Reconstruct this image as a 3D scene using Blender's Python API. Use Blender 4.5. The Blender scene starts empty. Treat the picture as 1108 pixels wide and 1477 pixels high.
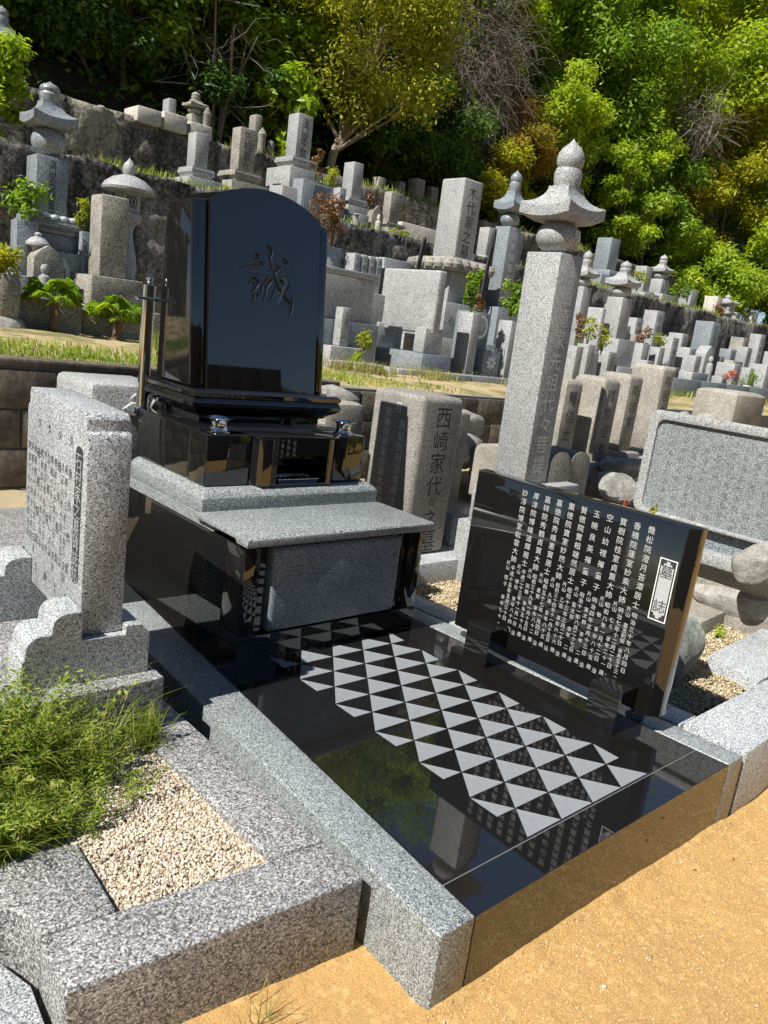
import bpy, bmesh, math, random
import numpy as np
from mathutils import Vector, Matrix

random.seed(7)
RNG = np.random.default_rng(11)
R_ = math.radians
scene = bpy.context.scene
COL = scene.collection

# ------------------------------------------------------------------ camera
cam = bpy.data.cameras.new('camera')
cam.sensor_fit = 'VERTICAL'
cam.sensor_height = 36.0
cam.lens = 27.5004
cam.clip_start = 0.05
cam.clip_end = 2000
cam_o = bpy.data.objects.new('camera', cam)
COL.objects.link(cam_o)
CR = [[0.7440781, -0.6555138, 0.1290324], [-0.0540543, -0.251571, -0.9663282], [0.6659023, 0.7120489, -0.2226218]]
CP = [-1.68505, -1.05606, 1.29831]
cam_o.matrix_world = Matrix(((CR[0][0], -CR[1][0], -CR[2][0], CP[0]),
                             (CR[0][1], -CR[1][1], -CR[2][1], CP[1]),
                             (CR[0][2], -CR[1][2], -CR[2][2], CP[2]),
                             (0, 0, 0, 1)))
scene.camera = cam_o

# ------------------------------------------------------------------ light
SUN_EL = 50.0
SUN_AZ = 1.0           # degrees; the sun stands to the left (-X) and only grazes the fronts
world = bpy.data.worlds.new('World')
scene.world = world
world.use_nodes = True
wn = world.node_tree.nodes
sky = wn.new('ShaderNodeTexSky')
sky.sky_type = 'NISHITA'
sky.sun_disc = False
sky.sun_elevation = R_(SUN_EL)
sky.sun_rotation = R_(90 + SUN_AZ)
sky.air_density = 1.0
sky.altitude = 1200
sky.dust_density = 0.1
sky.ozone_density = 3.0
wn['Background'].inputs['Strength'].default_value = 0.05
world.node_tree.links.new(sky.outputs[0], wn['Background'].inputs['Color'])
sl = bpy.data.lights.new('sun', 'SUN')
sl.energy = 5.0
sl.angle = R_(0.5)
sl.color = (1.0, 0.965, 0.91)
sun_o = bpy.data.objects.new('sun', sl)
COL.objects.link(sun_o)
sun_o.rotation_euler = (0, R_(-(90 - SUN_EL)), R_(SUN_AZ))
vs = scene.view_settings
vs.view_transform = 'Standard'
vs.look = 'None'
vs.exposure = 0.66
vs.gamma = 1.0
vs.use_curve_mapping = False

# ------------------------------------------------------------------ materials
MAT = {}

class NT:
    def __init__(s, name):
        m = bpy.data.materials.new(name)
        m.use_nodes = True
        s.m = m
        s.t = m.node_tree
        s.bsdf = s.t.nodes['Principled BSDF']
        s.out = s.t.nodes['Material Output']
        MAT[name] = m
    def n(s, typ, **kw):
        nd = s.t.nodes.new('ShaderNode' + typ)
        for k, v in kw.items():
            if k.startswith('i_'):
                key = k[2:]
                nd.inputs[int(key) if key.isdigit() else key].default_value = v
            else:
                setattr(nd, k, v)
        return nd
    def l(s, a, b):
        s.t.links.new(a, b)
    def coords(s, scale=(1, 1, 1), kind='Object'):
        tc = s.n('TexCoord')
        mp = s.n('Mapping')
        mp.inputs['Scale'].default_value = scale
        s.l(tc.outputs[kind], mp.inputs['Vector'])
        return mp.outputs[0]
    def ramp(s, fac, stops, interp='LINEAR'):
        r = s.n('ValToRGB')
        cr = r.color_ramp
        cr.interpolation = interp
        while len(cr.elements) < len(stops):
            cr.elements.new(0.5)
        for e, (p, c) in zip(cr.elements, stops):
            e.position = p
            e.color = (*c, 1) if len(c) == 3 else c
        s.l(fac, r.inputs[0])
        return r.outputs[0]
    def noise(s, vec, scale, detail=2, rough=0.5, dist=0.0):
        nd = s.n('TexNoise')
        nd.inputs['Scale'].default_value = scale
        nd.inputs['Detail'].default_value = detail
        nd.inputs['Roughness'].default_value = rough
        nd.inputs['Distortion'].default_value = dist
        if vec is not None:
            s.l(vec, nd.inputs['Vector'])
        return nd.outputs[0]
    def voro(s, vec, scale, feature='F1', out='Color'):
        nd = s.n('TexVoronoi')
        nd.feature = feature
        nd.inputs['Scale'].default_value = scale
        if vec is not None:
            s.l(vec, nd.inputs['Vector'])
        return nd.outputs[out]
    def mix(s, fac, a, b, mode='MIX'):
        nd = s.n('MixRGB')
        nd.blend_type = mode
        for i, v in zip((0, 1, 2), (fac, a, b)):
            if hasattr(v, 'links'):
                s.l(v, nd.inputs[i])
            else:
                nd.inputs[i].default_value = v if i == 0 else (*v, 1)
        return nd.outputs[0]
    def bump(s, h, strength, dist=0.01):
        b = s.n('Bump')
        b.inputs['Strength'].default_value = strength
        b.inputs['Distance'].default_value = dist
        s.l(h, b.inputs['Height'])
        s.l(b.outputs[0], s.bsdf.inputs['Normal'])
        return b
    def set(s, **kw):
        for k, v in kw.items():
            key = {'color': 'Base Color', 'rough': 'Roughness', 'metal': 'Metallic', 'ior': 'IOR',
                   'spec': 'Specular IOR Level', 'coat': 'Coat Weight', 'trans': 'Transmission Weight'}[k]
            if hasattr(v, 'links'):
                s.l(v, s.bsdf.inputs[key])
            else:
                s.bsdf.inputs[key].default_value = (*v, 1) if isinstance(v, tuple) else v
        return s.m

def granite(name, dark, mid, light, white, scale, rough=0.45, cuts=(0.0, 0.16, 0.42, 0.8), stain=0.0,
            stain_col=(0.16, 0.13, 0.09), bump=0.12, var=0.12, tint=(1, 1, 1)):
    t = NT(name)
    c = t.coords()
    # crystals: warped cells, each one mineral
    w = t.noise(c, scale * 0.9, 2)
    wv = t.mix(0.012 if scale > 150 else 0.02, c, w, 'ADD') if False else c
    v = t.voro(c, scale)
    sp = t.n('SeparateColor')
    t.l(v, sp.inputs[0])
    cells = t.ramp(sp.outputs[0], [(cuts[0], dark), (cuts[1], mid), (cuts[2], light), (cuts[3], white)], 'CONSTANT')
    fine = t.noise(c, scale * 2.2, 3, 0.7)
    finec = t.ramp(fine, [(0.35, (0.55, 0.55, 0.55)), (0.65, (1.26, 1.26, 1.26))])
    col = t.mix(1.0, cells, finec, 'MULTIPLY')
    big = t.noise(c, 3.0, 4, 0.6)
    bigc = t.ramp(big, [(0.3, (1 - var,) * 3), (0.7, (1 + var,) * 3)])
    col = t.mix(1.0, col, bigc, 'MULTIPLY')
    col = t.mix(1.0, col, tint, 'MULTIPLY')
    if stain > 0:
        sn = t.noise(c, 14, 6, 0.7, 0.6)
        sf = t.ramp(sn, [(0.5 - 0.12 * stain, (0, 0, 0)), (0.72, (stain,) * 3)])
        col = t.mix(sf, col, stain_col)
        sn2 = t.noise(c, 45, 5, 0.7)
        sf2 = t.ramp(sn2, [(0.56, (0, 0, 0)), (0.66, (stain * 0.8,) * 3)])
        col = t.mix(sf2, col, (0.045, 0.043, 0.04))
    t.set(color=col, rough=rough)
    t.bump(t.noise(c, scale, 4, 0.7), bump, 0.002)
    return t.m

granite('granite_grey', (0.045, 0.051, 0.053), (0.15, 0.166, 0.17), (0.275, 0.30, 0.30), (0.50, 0.525, 0.51), 360, rough=0.35, bump=0.06)
granite('granite_blue', (0.035, 0.045, 0.055), (0.11, 0.135, 0.16), (0.22, 0.26, 0.30), (0.38, 0.43, 0.47), 420, rough=0.28, bump=0.04)
granite('granite_coarse', (0.055, 0.057, 0.06), (0.15, 0.15, 0.152), (0.30, 0.297, 0.29), (0.54, 0.53, 0.515), 250, rough=0.55, bump=0.2, stain=0.12)
granite('granite_light', (0.055, 0.062, 0.072), (0.21, 0.225, 0.24), (0.40, 0.42, 0.43), (0.66, 0.67, 0.665), 340, cuts=(0, 0.13, 0.36, 0.7), rough=0.42, bump=0.1)
granite('granite_pillar', (0.07, 0.075, 0.08), (0.21, 0.222, 0.225), (0.37, 0.38, 0.372), (0.54, 0.54, 0.52), 300, cuts=(0, 0.1, 0.4, 0.75), rough=0.6, bump=0.15)
granite('granite_warm', (0.08, 0.074, 0.066), (0.205, 0.192, 0.17), (0.32, 0.30, 0.268), (0.45, 0.425, 0.385), 300, rough=0.65, bump=0.25, var=0.2, stain=0.2)
granite('granite_aged', (0.06, 0.055, 0.05), (0.19, 0.18, 0.155), (0.30, 0.285, 0.245), (0.42, 0.40, 0.35), 260, rough=0.8, stain=0.45, bump=0.5, var=0.25)
granite('granite_old', (0.15, 0.138, 0.115), (0.27, 0.25, 0.21), (0.38, 0.355, 0.30), (0.48, 0.45, 0.395), 300, rough=0.9, stain=0.42, stain_col=(0.19, 0.16, 0.115), bump=0.9, var=0.35)
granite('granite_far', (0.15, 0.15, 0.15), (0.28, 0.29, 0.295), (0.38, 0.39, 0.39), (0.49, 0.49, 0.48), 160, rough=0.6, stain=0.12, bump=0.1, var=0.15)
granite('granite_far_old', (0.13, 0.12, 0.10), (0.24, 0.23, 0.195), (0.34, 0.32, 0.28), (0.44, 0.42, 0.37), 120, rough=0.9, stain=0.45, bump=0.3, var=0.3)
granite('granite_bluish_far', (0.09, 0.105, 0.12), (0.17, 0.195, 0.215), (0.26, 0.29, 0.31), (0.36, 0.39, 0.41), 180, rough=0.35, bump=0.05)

def m_black():
    t = NT('black_granite')
    c = t.coords()
    v = t.voro(c, 620)
    sp = t.n('SeparateColor'); t.l(v, sp.inputs[0])
    fl = t.ramp(sp.outputs[0], [(0, (0, 0, 0)), (0.9965, (1, 1, 1))], 'CONSTANT')
    gr = t.noise(c, 500, 2)
    base = t.ramp(gr, [(0.3, (0.005, 0.005, 0.005)), (0.7, (0.013, 0.0125, 0.012))])
    col = t.mix(fl, base, (0.13, 0.14, 0.15))
    ro = t.ramp(t.noise(c, 7, 5, 0.65), [(0.35, (0.012,) * 3), (0.75, (0.05,) * 3)])
    t.set(color=col, rough=ro, ior=1.8)
m_black()

def m_etched():
    t = NT('etched_granite')
    c = t.coords()
    gr = t.noise(c, 420, 3, 0.7)
    big = t.noise(c, 9, 3)
    a = t.ramp(gr, [(0.3, (0.17, 0.18, 0.19)), (0.7, (0.31, 0.325, 0.34))])
    b = t.ramp(big, [(0.3, (0.9,) * 3), (0.7, (1.08,) * 3)])
    t.set(color=t.mix(1.0, a, b, 'MULTIPLY'), rough=0.42, ior=1.5)
m_etched()

def m_plain(name, col, rough=0.6, metal=0.0, noise=0.15, scale=40, ior=1.45, bump=0.0):
    t = NT(name)
    c = t.coords()
    nz = t.noise(c, scale, 4, 0.6)
    f = t.ramp(nz, [(0.25, (1 - noise,) * 3), (0.75, (1 + noise,) * 3)])
    t.set(color=t.mix(1.0, col, f, 'MULTIPLY'), rough=rough, metal=metal, ior=ior)
    if bump:
        t.bump(nz, bump, 0.005)
m_plain('white_paint', (0.72, 0.72, 0.70), 0.6)
m_plain('plate_pale', (0.40, 0.41, 0.41), 0.6, noise=0.3, scale=400)
m_plain('letter_white', (0.44, 0.44, 0.435), 0.7, noise=0.35, scale=160)
m_plain('dark_paint', (0.03, 0.033, 0.035), 0.7, noise=0.3)
m_plain('carved_shadow', (0.09, 0.085, 0.075), 0.9, noise=0.4, scale=120)
m_plain('carved_cut', (0.045, 0.046, 0.048), 0.22, noise=0.2, scale=300, ior=1.6)
m_plain('carved_light', (0.45, 0.46, 0.46), 0.8, noise=0.3, scale=120)
m_plain('steel', (0.62, 0.63, 0.64), 0.09, 1.0, noise=0.06, scale=12)
m_plain('dark_wood', (0.035, 0.03, 0.027), 0.8, noise=0.4, scale=20)
m_plain('joint_dark', (0.012, 0.012, 0.012), 0.9)
m_plain('joint_grey', (0.16, 0.16, 0.155), 0.8)
m_plain('sealant', (0.30, 0.22, 0.12), 0.9, noise=0.4, scale=90)
m_plain('mossy', (0.10, 0.10, 0.05), 0.95, noise=0.6, scale=60, bump=0.3)
m_plain('stem_green', (0.09, 0.13, 0.03), 0.6, noise=0.3)
m_plain('red_glass', (0.35, 0.05, 0.03), 0.3)

def m_ground(name, c0, c1, c2, grain, rough=0.95, bump=0.9, dist=0.004, patches=None):
    t = NT(name)
    c = t.coords()
    g = t.noise(c, grain, 4, 0.75)
    b = t.noise(c, 2.2, 5, 0.6)
    col = t.ramp(g, [(0.25, c0), (0.5, c1), (0.78, c2)])
    f = t.ramp(b, [(0.3, (0.93, 0.92, 0.90)), (0.7, (1.05, 1.05, 1.05))])
    col = t.mix(1.0, col, f, 'MULTIPLY')
    sp = t.voro(c, grain * 0.35)
    s2 = t.n('SeparateColor'); t.l(sp, s2.inputs[0])
    pf = t.ramp(s2.outputs[0], [(0, (0, 0, 0)), (0.9, (0.5, 0.5, 0.5)), (0.965, (0, 0, 0))], 'CONSTANT')
    col = t.mix(pf, col, c2)
    if patches:
        pn = t.noise(c, patches[1], 5, 0.65)
        pm = t.ramp(pn, [(0.45, (0, 0, 0)), (0.6, (0.85,) * 3)])
        col = t.mix(pm, col, patches[0])
    t.set(color=col, rough=rough)
    t.bsdf.inputs['Specular IOR Level'].default_value = 0.2
    t.bump(g, bump, dist)
m_ground('sandy_dirt', (0.26, 0.152, 0.055), (0.51, 0.31, 0.115), (0.64, 0.435, 0.19), 170, bump=0.8, dist=0.005)
m_ground('sandy_path', (0.28, 0.20, 0.11), (0.44, 0.34, 0.19), (0.56, 0.46, 0.30), 120, patches=((0.13, 0.13, 0.04), 2.6))
m_ground('grave_soil', (0.20, 0.15, 0.09), (0.36, 0.29, 0.18), (0.50, 0.43, 0.31), 150)
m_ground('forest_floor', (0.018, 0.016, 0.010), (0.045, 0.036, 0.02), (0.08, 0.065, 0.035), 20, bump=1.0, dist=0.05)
m_ground('terrace_soil', (0.10, 0.09, 0.06), (0.20, 0.18, 0.12), (0.32, 0.29, 0.21), 60, patches=((0.07, 0.09, 0.025), 1.8))

def m_pebble(name, cols):
    t = NT(name)
    at = t.n('Attribute'); at.attribute_name = 'tint'
    c = t.coords()
    nz = t.noise(c, 300, 3)
    f = t.ramp(nz, [(0.3, (0.85,) * 3), (0.7, (1.1,) * 3)])
    st = [(i / (len(cols) - 1), k) for i, k in enumerate(cols)]
    t.set(color=t.mix(1.0, t.ramp(at.outputs['Fac'], st), f, 'MULTIPLY'), rough=0.85)
m_pebble('sand_grain', [(0.30, 0.17, 0.06), (0.50, 0.31, 0.11), (0.60, 0.38, 0.14), (0.66, 0.45, 0.19), (0.74, 0.56, 0.30)])
m_pebble('pebble', [(0.26, 0.22, 0.17), (0.46, 0.37, 0.27), (0.56, 0.47, 0.35), (0.64, 0.55, 0.43), (0.72, 0.65, 0.54)])
m_pebble('pebble_sunny', [(0.20, 0.16, 0.09), (0.42, 0.34, 0.19), (0.52, 0.43, 0.26), (0.60, 0.52, 0.34), (0.70, 0.62, 0.46)])

def m_leaf(name, cols, trans=0.5, rough=0.42):
    t = NT(name)
    at = t.n('Attribute'); at.attribute_name = 'tint'
    st = [(i / (len(cols) - 1), k) for i, k in enumerate(cols)]
    col = t.ramp(at.outputs['Fac'], st)
    t.set(color=col, rough=rough)
    t.bsdf.inputs['Specular IOR Level'].default_value = 0.35
    tr = t.n('BsdfTranslucent')
    tc = t.mix(1.0, col, (1.25, 1.35, 0.6), 'MULTIPLY')
    t.l(tc, tr.inputs[0])
    mx = t.n('MixShader')
    mx.inputs[0].default_value = trans
    t.l(t.bsdf.outputs[0], mx.inputs[1])
    t.l(tr.outputs[0], mx.inputs[2])
    t.l(mx.outputs[0], t.out.inputs[0])
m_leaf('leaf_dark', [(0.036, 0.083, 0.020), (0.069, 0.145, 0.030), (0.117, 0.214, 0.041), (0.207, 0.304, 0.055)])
m_leaf('leaf_mid', [(0.076, 0.145, 0.025), (0.152, 0.262, 0.033), (0.262, 0.386, 0.041), (0.386, 0.497, 0.055)])
m_leaf('leaf_bright', [(0.156, 0.240, 0.024), (0.276, 0.372, 0.030), (0.396, 0.492, 0.036), (0.516, 0.550, 0.048)])
m_leaf('leaf_olive', [(0.16, 0.185, 0.025), (0.28, 0.30, 0.035), (0.39, 0.40, 0.045), (0.48, 0.46, 0.06)])
m_leaf('leaf_yellow', [(0.21, 0.23, 0.02), (0.34, 0.34, 0.024), (0.45, 0.43, 0.03), (0.52, 0.48, 0.04)])
m_leaf('leaf_autumn', [(0.16, 0.19, 0.03), (0.32, 0.28, 0.04), (0.42, 0.27, 0.04), (0.36, 0.12, 0.06)])
m_leaf('leaf_dry', [(0.10, 0.07, 0.035), (0.20, 0.12, 0.05), (0.26, 0.10, 0.05), (0.30, 0.20, 0.10)], trans=0.2)
m_leaf('grass_blade', [(0.11, 0.18, 0.02), (0.21, 0.29, 0.035), (0.33, 0.39, 0.06), (0.50, 0.46, 0.17)], trans=0.4)
m_leaf('grass_dry', [(0.10, 0.14, 0.02), (0.20, 0.22, 0.05), (0.34, 0.30, 0.11), (0.46, 0.39, 0.19)], trans=0.3)
m_leaf('petal_red', [(0.45, 0.05, 0.03), (0.5, 0.09, 0.04), (0.55, 0.12, 0.10), (0.6, 0.3, 0.2)], trans=0.3)

def m_bark(name, c0, c1):
    t = NT(name)
    c = t.coords((1, 1, 0.25))
    nz = t.noise(c, 30, 5, 0.7)
    t.set(color=t.ramp(nz, [(0.3, c0), (0.7, c1)]), rough=0.95)
    t.bump(nz, 0.8, 0.02)
m_bark('bark', (0.05, 0.04, 0.03), (0.16, 0.135, 0.10))
m_bark('bark_pale', (0.16, 0.13, 0.09), (0.33, 0.28, 0.20))
m_bark('twig_grey', (0.14, 0.12, 0.10), (0.30, 0.265, 0.22))
m_bark('palm_trunk', (0.09, 0.055, 0.03), (0.22, 0.15, 0.09))

def m_wall(name, c_light, c_dark, streak=1.0, bump=0.8):
    t = NT(name)
    c = t.coords()
    cs = t.coords((1, 1, 0.16))
    s1 = t.noise(cs, 5.5, 6, 0.7, 0.5)
    s2 = t.noise(c, 1.3, 5, 0.65)
    s3 = t.noise(c, 22, 6, 0.75)
    m1 = t.mix(0.5, s1, s2)
    m2 = t.mix(0.38, m1, s3)
    col = t.ramp(m2, [(0.455, c_dark), (0.51, tuple(0.6 * a + 0.4 * b for a, b in zip(c_dark, c_light))), (0.565, c_light)])
    li = t.noise(c, 34, 5, 0.8)
    lf = t.ramp(li, [(0.60, (0, 0, 0)), (0.68, (0.6,) * 3)])
    col = t.mix(lf, col, (0.33, 0.31, 0.26))
    mo = t.noise(c, 2.6, 6, 0.7)
    mf = t.ramp(mo, [(0.58, (0, 0, 0)), (0.72, (0.55,) * 3)])
    col = t.mix(mf, col, (0.06, 0.062, 0.028))
    t.set(color=col, rough=0.95)
    t.bump(t.mix(0.5, s3, s2), bump, 0.03)
m_wall('stained_wall', (0.29, 0.275, 0.24), (0.022, 0.021, 0.02), bump=1.0)
m_wall('stained_wall_pale', (0.34, 0.31, 0.24), (0.04, 0.036, 0.03), bump=1.0)
m_wall('block_concrete', (0.25, 0.205, 0.15), (0.10, 0.082, 0.06), bump=1.0)

def m_stone(name, c0, c1, c2, scale=9):
    t = NT(name)
    c = t.coords()
    a = t.noise(c, scale, 7, 0.72, 0.4)
    b = t.noise(c, scale * 9, 4, 0.7)
    col = t.ramp(t.mix(0.4, a, b), [(0.36, c0), (0.5, c1), (0.64, c2)])
    t.set(color=col, rough=0.9)
    t.bump(a, 0.9, 0.02)
m_stone('rock_grey', (0.13, 0.13, 0.12), (0.29, 0.285, 0.26), (0.45, 0.435, 0.39))
m_stone('rock_green', (0.10, 0.115, 0.10), (0.21, 0.23, 0.20), (0.36, 0.38, 0.34))
m_stone('rock_warm', (0.14, 0.132, 0.118), (0.31, 0.295, 0.265), (0.47, 0.45, 0.41), 14)
m_stone('marble_pale', (0.30, 0.28, 0.24), (0.50, 0.47, 0.41), (0.62, 0.59, 0.52))

def m_hill():
    t = NT('far_hill')
    c = t.coords()
    a = t.noise(c, 0.25, 7, 0.7)
    t.set(color=t.ramp(a, [(0.35, (0.012, 0.022, 0.010)), (0.65, (0.045, 0.065, 0.02))]), rough=1.0)
m_hill()

# ------------------------------------------------------------------ mesh helpers
class MB:
    def __init__(s):
        s.v = []
        s.f = []
    def add(s, v, f):
        o = len(s.v)
        s.v += [tuple(p) for p in v]
        s.f += [tuple(i + o for i in q) for q in f]
        return s
    def box(s, x0, x1, y0, y1, z0, z1):
        return s.add([(x0, y0, z0), (x1, y0, z0), (x1, y1, z0), (x0, y1, z0), (x0, y0, z1), (x1, y0, z1), (x1, y1, z1), (x0, y1, z1)],
                     [(0, 3, 2, 1), (4, 5, 6, 7), (0, 1, 5, 4), (1, 2, 6, 5), (2, 3, 7, 6), (3, 0, 4, 7)])
    def prism(s, poly, z0, z1):            # poly counter-clockwise in XY
        n = len(poly)
        return s.add([(x, y, z0) for x, y in poly] + [(x, y, z1) for x, y in poly],
                     [tuple(range(n - 1, -1, -1)), tuple(range(n, 2 * n))] + [(i, (i + 1) % n, n + (i + 1) % n, n + i) for i in range(n)])
    def loft(s, rings, cap=True):
        n = len(rings[0])
        v = [p for r in rings for p in r]
        f = []
        for k in range(len(rings) - 1):
            for i in range(n):
                j = (i + 1) % n
                f.append((k * n + i, k * n + j, (k + 1) * n + j, (k + 1) * n + i))
        if cap:
            f.append(tuple(range(n - 1, -1, -1)))
            f.append(tuple((len(rings) - 1) * n + i for i in range(n)))
        return s.add(v, f)
    def lathe(s, prof, cx=0, cy=0, n=24):
        return s.loft([[(cx + r * math.cos(2 * math.pi * i / n), cy + r * math.sin(2 * math.pi * i / n), z) for i in range(n)] for r, z in prof])
    def rect_loft(s, prof, x0, x1, y0, y1):    # prof: (inset, z) bottom to top
        return s.loft([[(x0 + i, y0 + i, z), (x1 - i, y0 + i, z), (x1 - i, y1 - i, z), (x0 + i, y1 - i, z)] for i, z in prof])
    def tube(s, pts, rad, n=8):
        pts = [Vector(p) for p in pts]
        rings = []
        for k, p in enumerate(pts):
            d = (pts[min(k + 1, len(pts) - 1)] - pts[max(k - 1, 0)]).normalized()
            a = d.orthogonal().normalized()
            if k and rings:
                a = (prev - prev.dot(d) * d)
                a = a.normalized() if a.length > 1e-6 else d.orthogonal().normalized()
            prev = a
            b = d.cross(a)
            r = rad[k] if hasattr(rad, '__len__') else rad
            rings.append([tuple(p + a * (r * math.cos(2 * math.pi * i / n)) + b * (r * math.sin(2 * math.pi * i / n))) for i in range(n)])
        return s.loft(rings)

def finish(me, mat, smooth=True, angle=32):
    if mat:
        me.materials.append(MAT[mat])
    if smooth:
        me.shade_smooth()
        me.set_sharp_from_angle(angle=R_(angle))

def mesh_of(mb, name, mat, bevel=0.0, seg=2, smooth=True, off=(0, 0, 0), tri=False):
    me = bpy.data.meshes.new(name)
    o = Vector(off)
    me.from_pydata([Vector(p) - o for p in mb.v], [], mb.f)
    if bevel > 0:
        bm = bmesh.new()
        bm.from_mesh(me)
        bmesh.ops.recalc_face_normals(bm, faces=bm.faces)
        ed = [e for e in bm.edges if len(e.link_faces) == 2 and e.calc_face_angle(0) > R_(28)]
        bmesh.ops.bevel(bm, geom=ed, offset=bevel, segments=seg, affect='EDGES', profile=0.5, clamp_overlap=True)
        bm.to_mesh(me)
        bm.free()
    finish(me, mat, smooth)
    return me

def obj(name, me, parent=None, loc=None):
    o = bpy.data.objects.new(name, me)
    COL.objects.link(o)
    if parent is not None:
        o.parent = parent
    if loc is not None:
        o.location = loc
    return o

def wloc(o):
    p = Vector((0, 0, 0))
    while o is not None:
        p += Vector(o.location)
        o = o.parent
    return p

def part(name, mb, mat, parent, bevel=0.0, seg=2, smooth=True, label=None, world=True):
    off = wloc(parent) if world else (0, 0, 0)
    o = obj(name, mesh_of(mb, name, mat, bevel, seg, smooth, off), parent)
    if label:
        o['label'] = label
    return o

def thing(name, label, cat, loc=(0, 0, 0), group=None):
    o = obj(name, None)
    o.location = loc
    o.empty_display_size = 0.1
    o['label'] = label
    o['category'] = cat
    if group:
        o['group'] = group
    return o

def single(name, mb, mat, label, cat, loc=(0, 0, 0), bevel=0.0, group=None, seg=2, smooth=True):
    o = obj(name, mesh_of(mb, name, mat, bevel, seg, smooth, loc), None, loc)
    o['label'] = label
    o['category'] = cat
    if group:
        o['group'] = group
    return o

def structure(name, mb, mat, smooth=True):
    o = obj(name, mesh_of(mb, name, mat, 0, 2, smooth))
    o['kind'] = 'structure'
    return o

def np_mesh(name, v, f, mat, tint=None, smooth=False):
    v = np.asarray(v, dtype=np.float32)
    f = np.asarray(f, dtype=np.int32)
    k = f.shape[1]
    me = bpy.data.meshes.new(name)
    me.vertices.add(len(v))
    me.vertices.foreach_set('co', v.ravel())
    me.loops.add(f.size)
    me.loops.foreach_set('vertex_index', f.ravel())
    me.polygons.add(len(f))
    me.polygons.foreach_set('loop_start', np.arange(0, f.size, k, dtype=np.int32))
    me.polygons.foreach_set('loop_total', np.full(len(f), k, dtype=np.int32))
    if smooth:
        me.polygons.foreach_set('use_smooth', np.ones(len(f), dtype=bool))
    me.materials.append(MAT[mat])
    if tint is not None:
        a = me.attributes.new('tint', 'FLOAT', 'POINT')
        a.data.foreach_set('value', np.asarray(tint, dtype=np.float32))
    me.update(calc_edges=True)
    return me

def unit(a):
    return a / np.maximum(np.linalg.norm(a, axis=-1, keepdims=True), 1e-9)

def leaf_arrays(c, n, size, aspect=0.45, fold=0.25, rng=RNG, tint=None):
    """one folded diamond per centre; n = rough facing of the leaf"""
    N = len(c)
    n = unit(n)
    t = unit(np.cross(n, rng.normal(size=(N, 3))))
    b = np.cross(n, t)
    L = (size * rng.uniform(0.65, 1.25, N))[:, None]
    W = L * aspect
    v = np.empty((N, 4, 3))
    v[:, 0] = c - t * L * 0.5
    v[:, 1] = c + b * W * 0.5 + n * (fold * W * 0.5) - t * L * 0.05
    v[:, 2] = c + t * L * 0.5 - n * (fold * L * 0.3)
    v[:, 3] = c - b * W * 0.5 + n * (fold * W * 0.5) - t * L * 0.05
    i = np.arange(N)[:, None] * 4
    f = np.concatenate([i + np.array([[0, 1, 2]]), i + np.array([[0, 2, 3]])])
    if tint is None:
        tint = rng.random(N)
    return v.reshape(-1, 3), f, np.repeat(tint, 4)

def join_np(parts):
    vs, fs, ts, o = [], [], [], 0
    for v, f, t in parts:
        vs.append(v); fs.append(f + o); ts.append(t)
        o += len(v)
    return np.concatenate(vs), np.concatenate(fs), np.concatenate(ts)

def clump_leaves(centres, radii, per, size, rng, flat=0.75, aspect=0.45, shell=0.55, tintrange=0.35):
    """leaves spread through ellipsoid clumps; denser to the outside, facing up and out"""
    out = []
    for (c, r, m) in zip(centres, radii, per):
        m = int(m)
        d = unit(rng.normal(size=(m, 3)))
        rr = r * (shell + (1.08 - shell) * rng.random(m) ** 0.6) * rng.uniform(0.62, 1.38, m) * (1 + 0.25 * np.sin(d[:, 0] * 5 + c[0] * 9) * np.sin(d[:, 1] * 6 + c[1] * 7))
        p = d * rr[:, None] * np.array([1, 1, flat]) + c
        nn = d * 0.8 + np.array([0, 0, 0.75]) + rng.normal(size=(m, 3)) * 0.55
        base = rng.random() * (1 - tintrange)
        out.append(leaf_arrays(p, nn, size, aspect, 0.25, rng, base + tintrange * rng.random(m)))
    return join_np(out)

# ------------------------------------------------------------------ lettering
GL = {}
def glyph(ch):
    if ch in GL:
        return GL[ch]
    cu = bpy.data.curves.new('glyph', 'FONT')
    cu.body = ch
    cu.size = 1.0
    cu.resolution_u = 2
    cu.fill_mode = 'FRONT'
    cu.align_x = 'CENTER'
    o = bpy.data.objects.new('glyph', cu)
    COL.objects.link(o)
    dg = bpy.context.evaluated_depsgraph_get()
    ev = o.evaluated_get(dg)
    me = ev.to_mesh()
    v = np.array([(p.co.x, p.co.y) for p in me.vertices]).reshape(-1, 2)
    f = [tuple(p.vertices) for p in me.polygons]
    ev.to_mesh_clear()
    bpy.data.objects.remove(o)
    bpy.data.curves.remove(cu)
    if len(v):
        v[:, 1] -= 0.36      # centre of the em box
    GL[ch] = (v, f)
    return GL[ch]

def write(mb, text, o, r, u, size, pitch=None, wide=1.0):
    """a vertical line of characters starting at o (top centre)"""
    pitch = pitch or size * 1.06
    o, r, u = Vector(o), Vector(r), Vector(u)
    y = -size * 0.5
    for ch in text:
        if ch not in ' \u3000':
            v, f = glyph(ch)
            mb.add([o + r * (p[0] * size * wide) + u * (y + p[1] * size) for p in v], f)
        y -= pitch
    return mb

YM, XP, ZP = (0, -1, 0), (1, 0, 0), (0, 0, 1)

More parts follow.
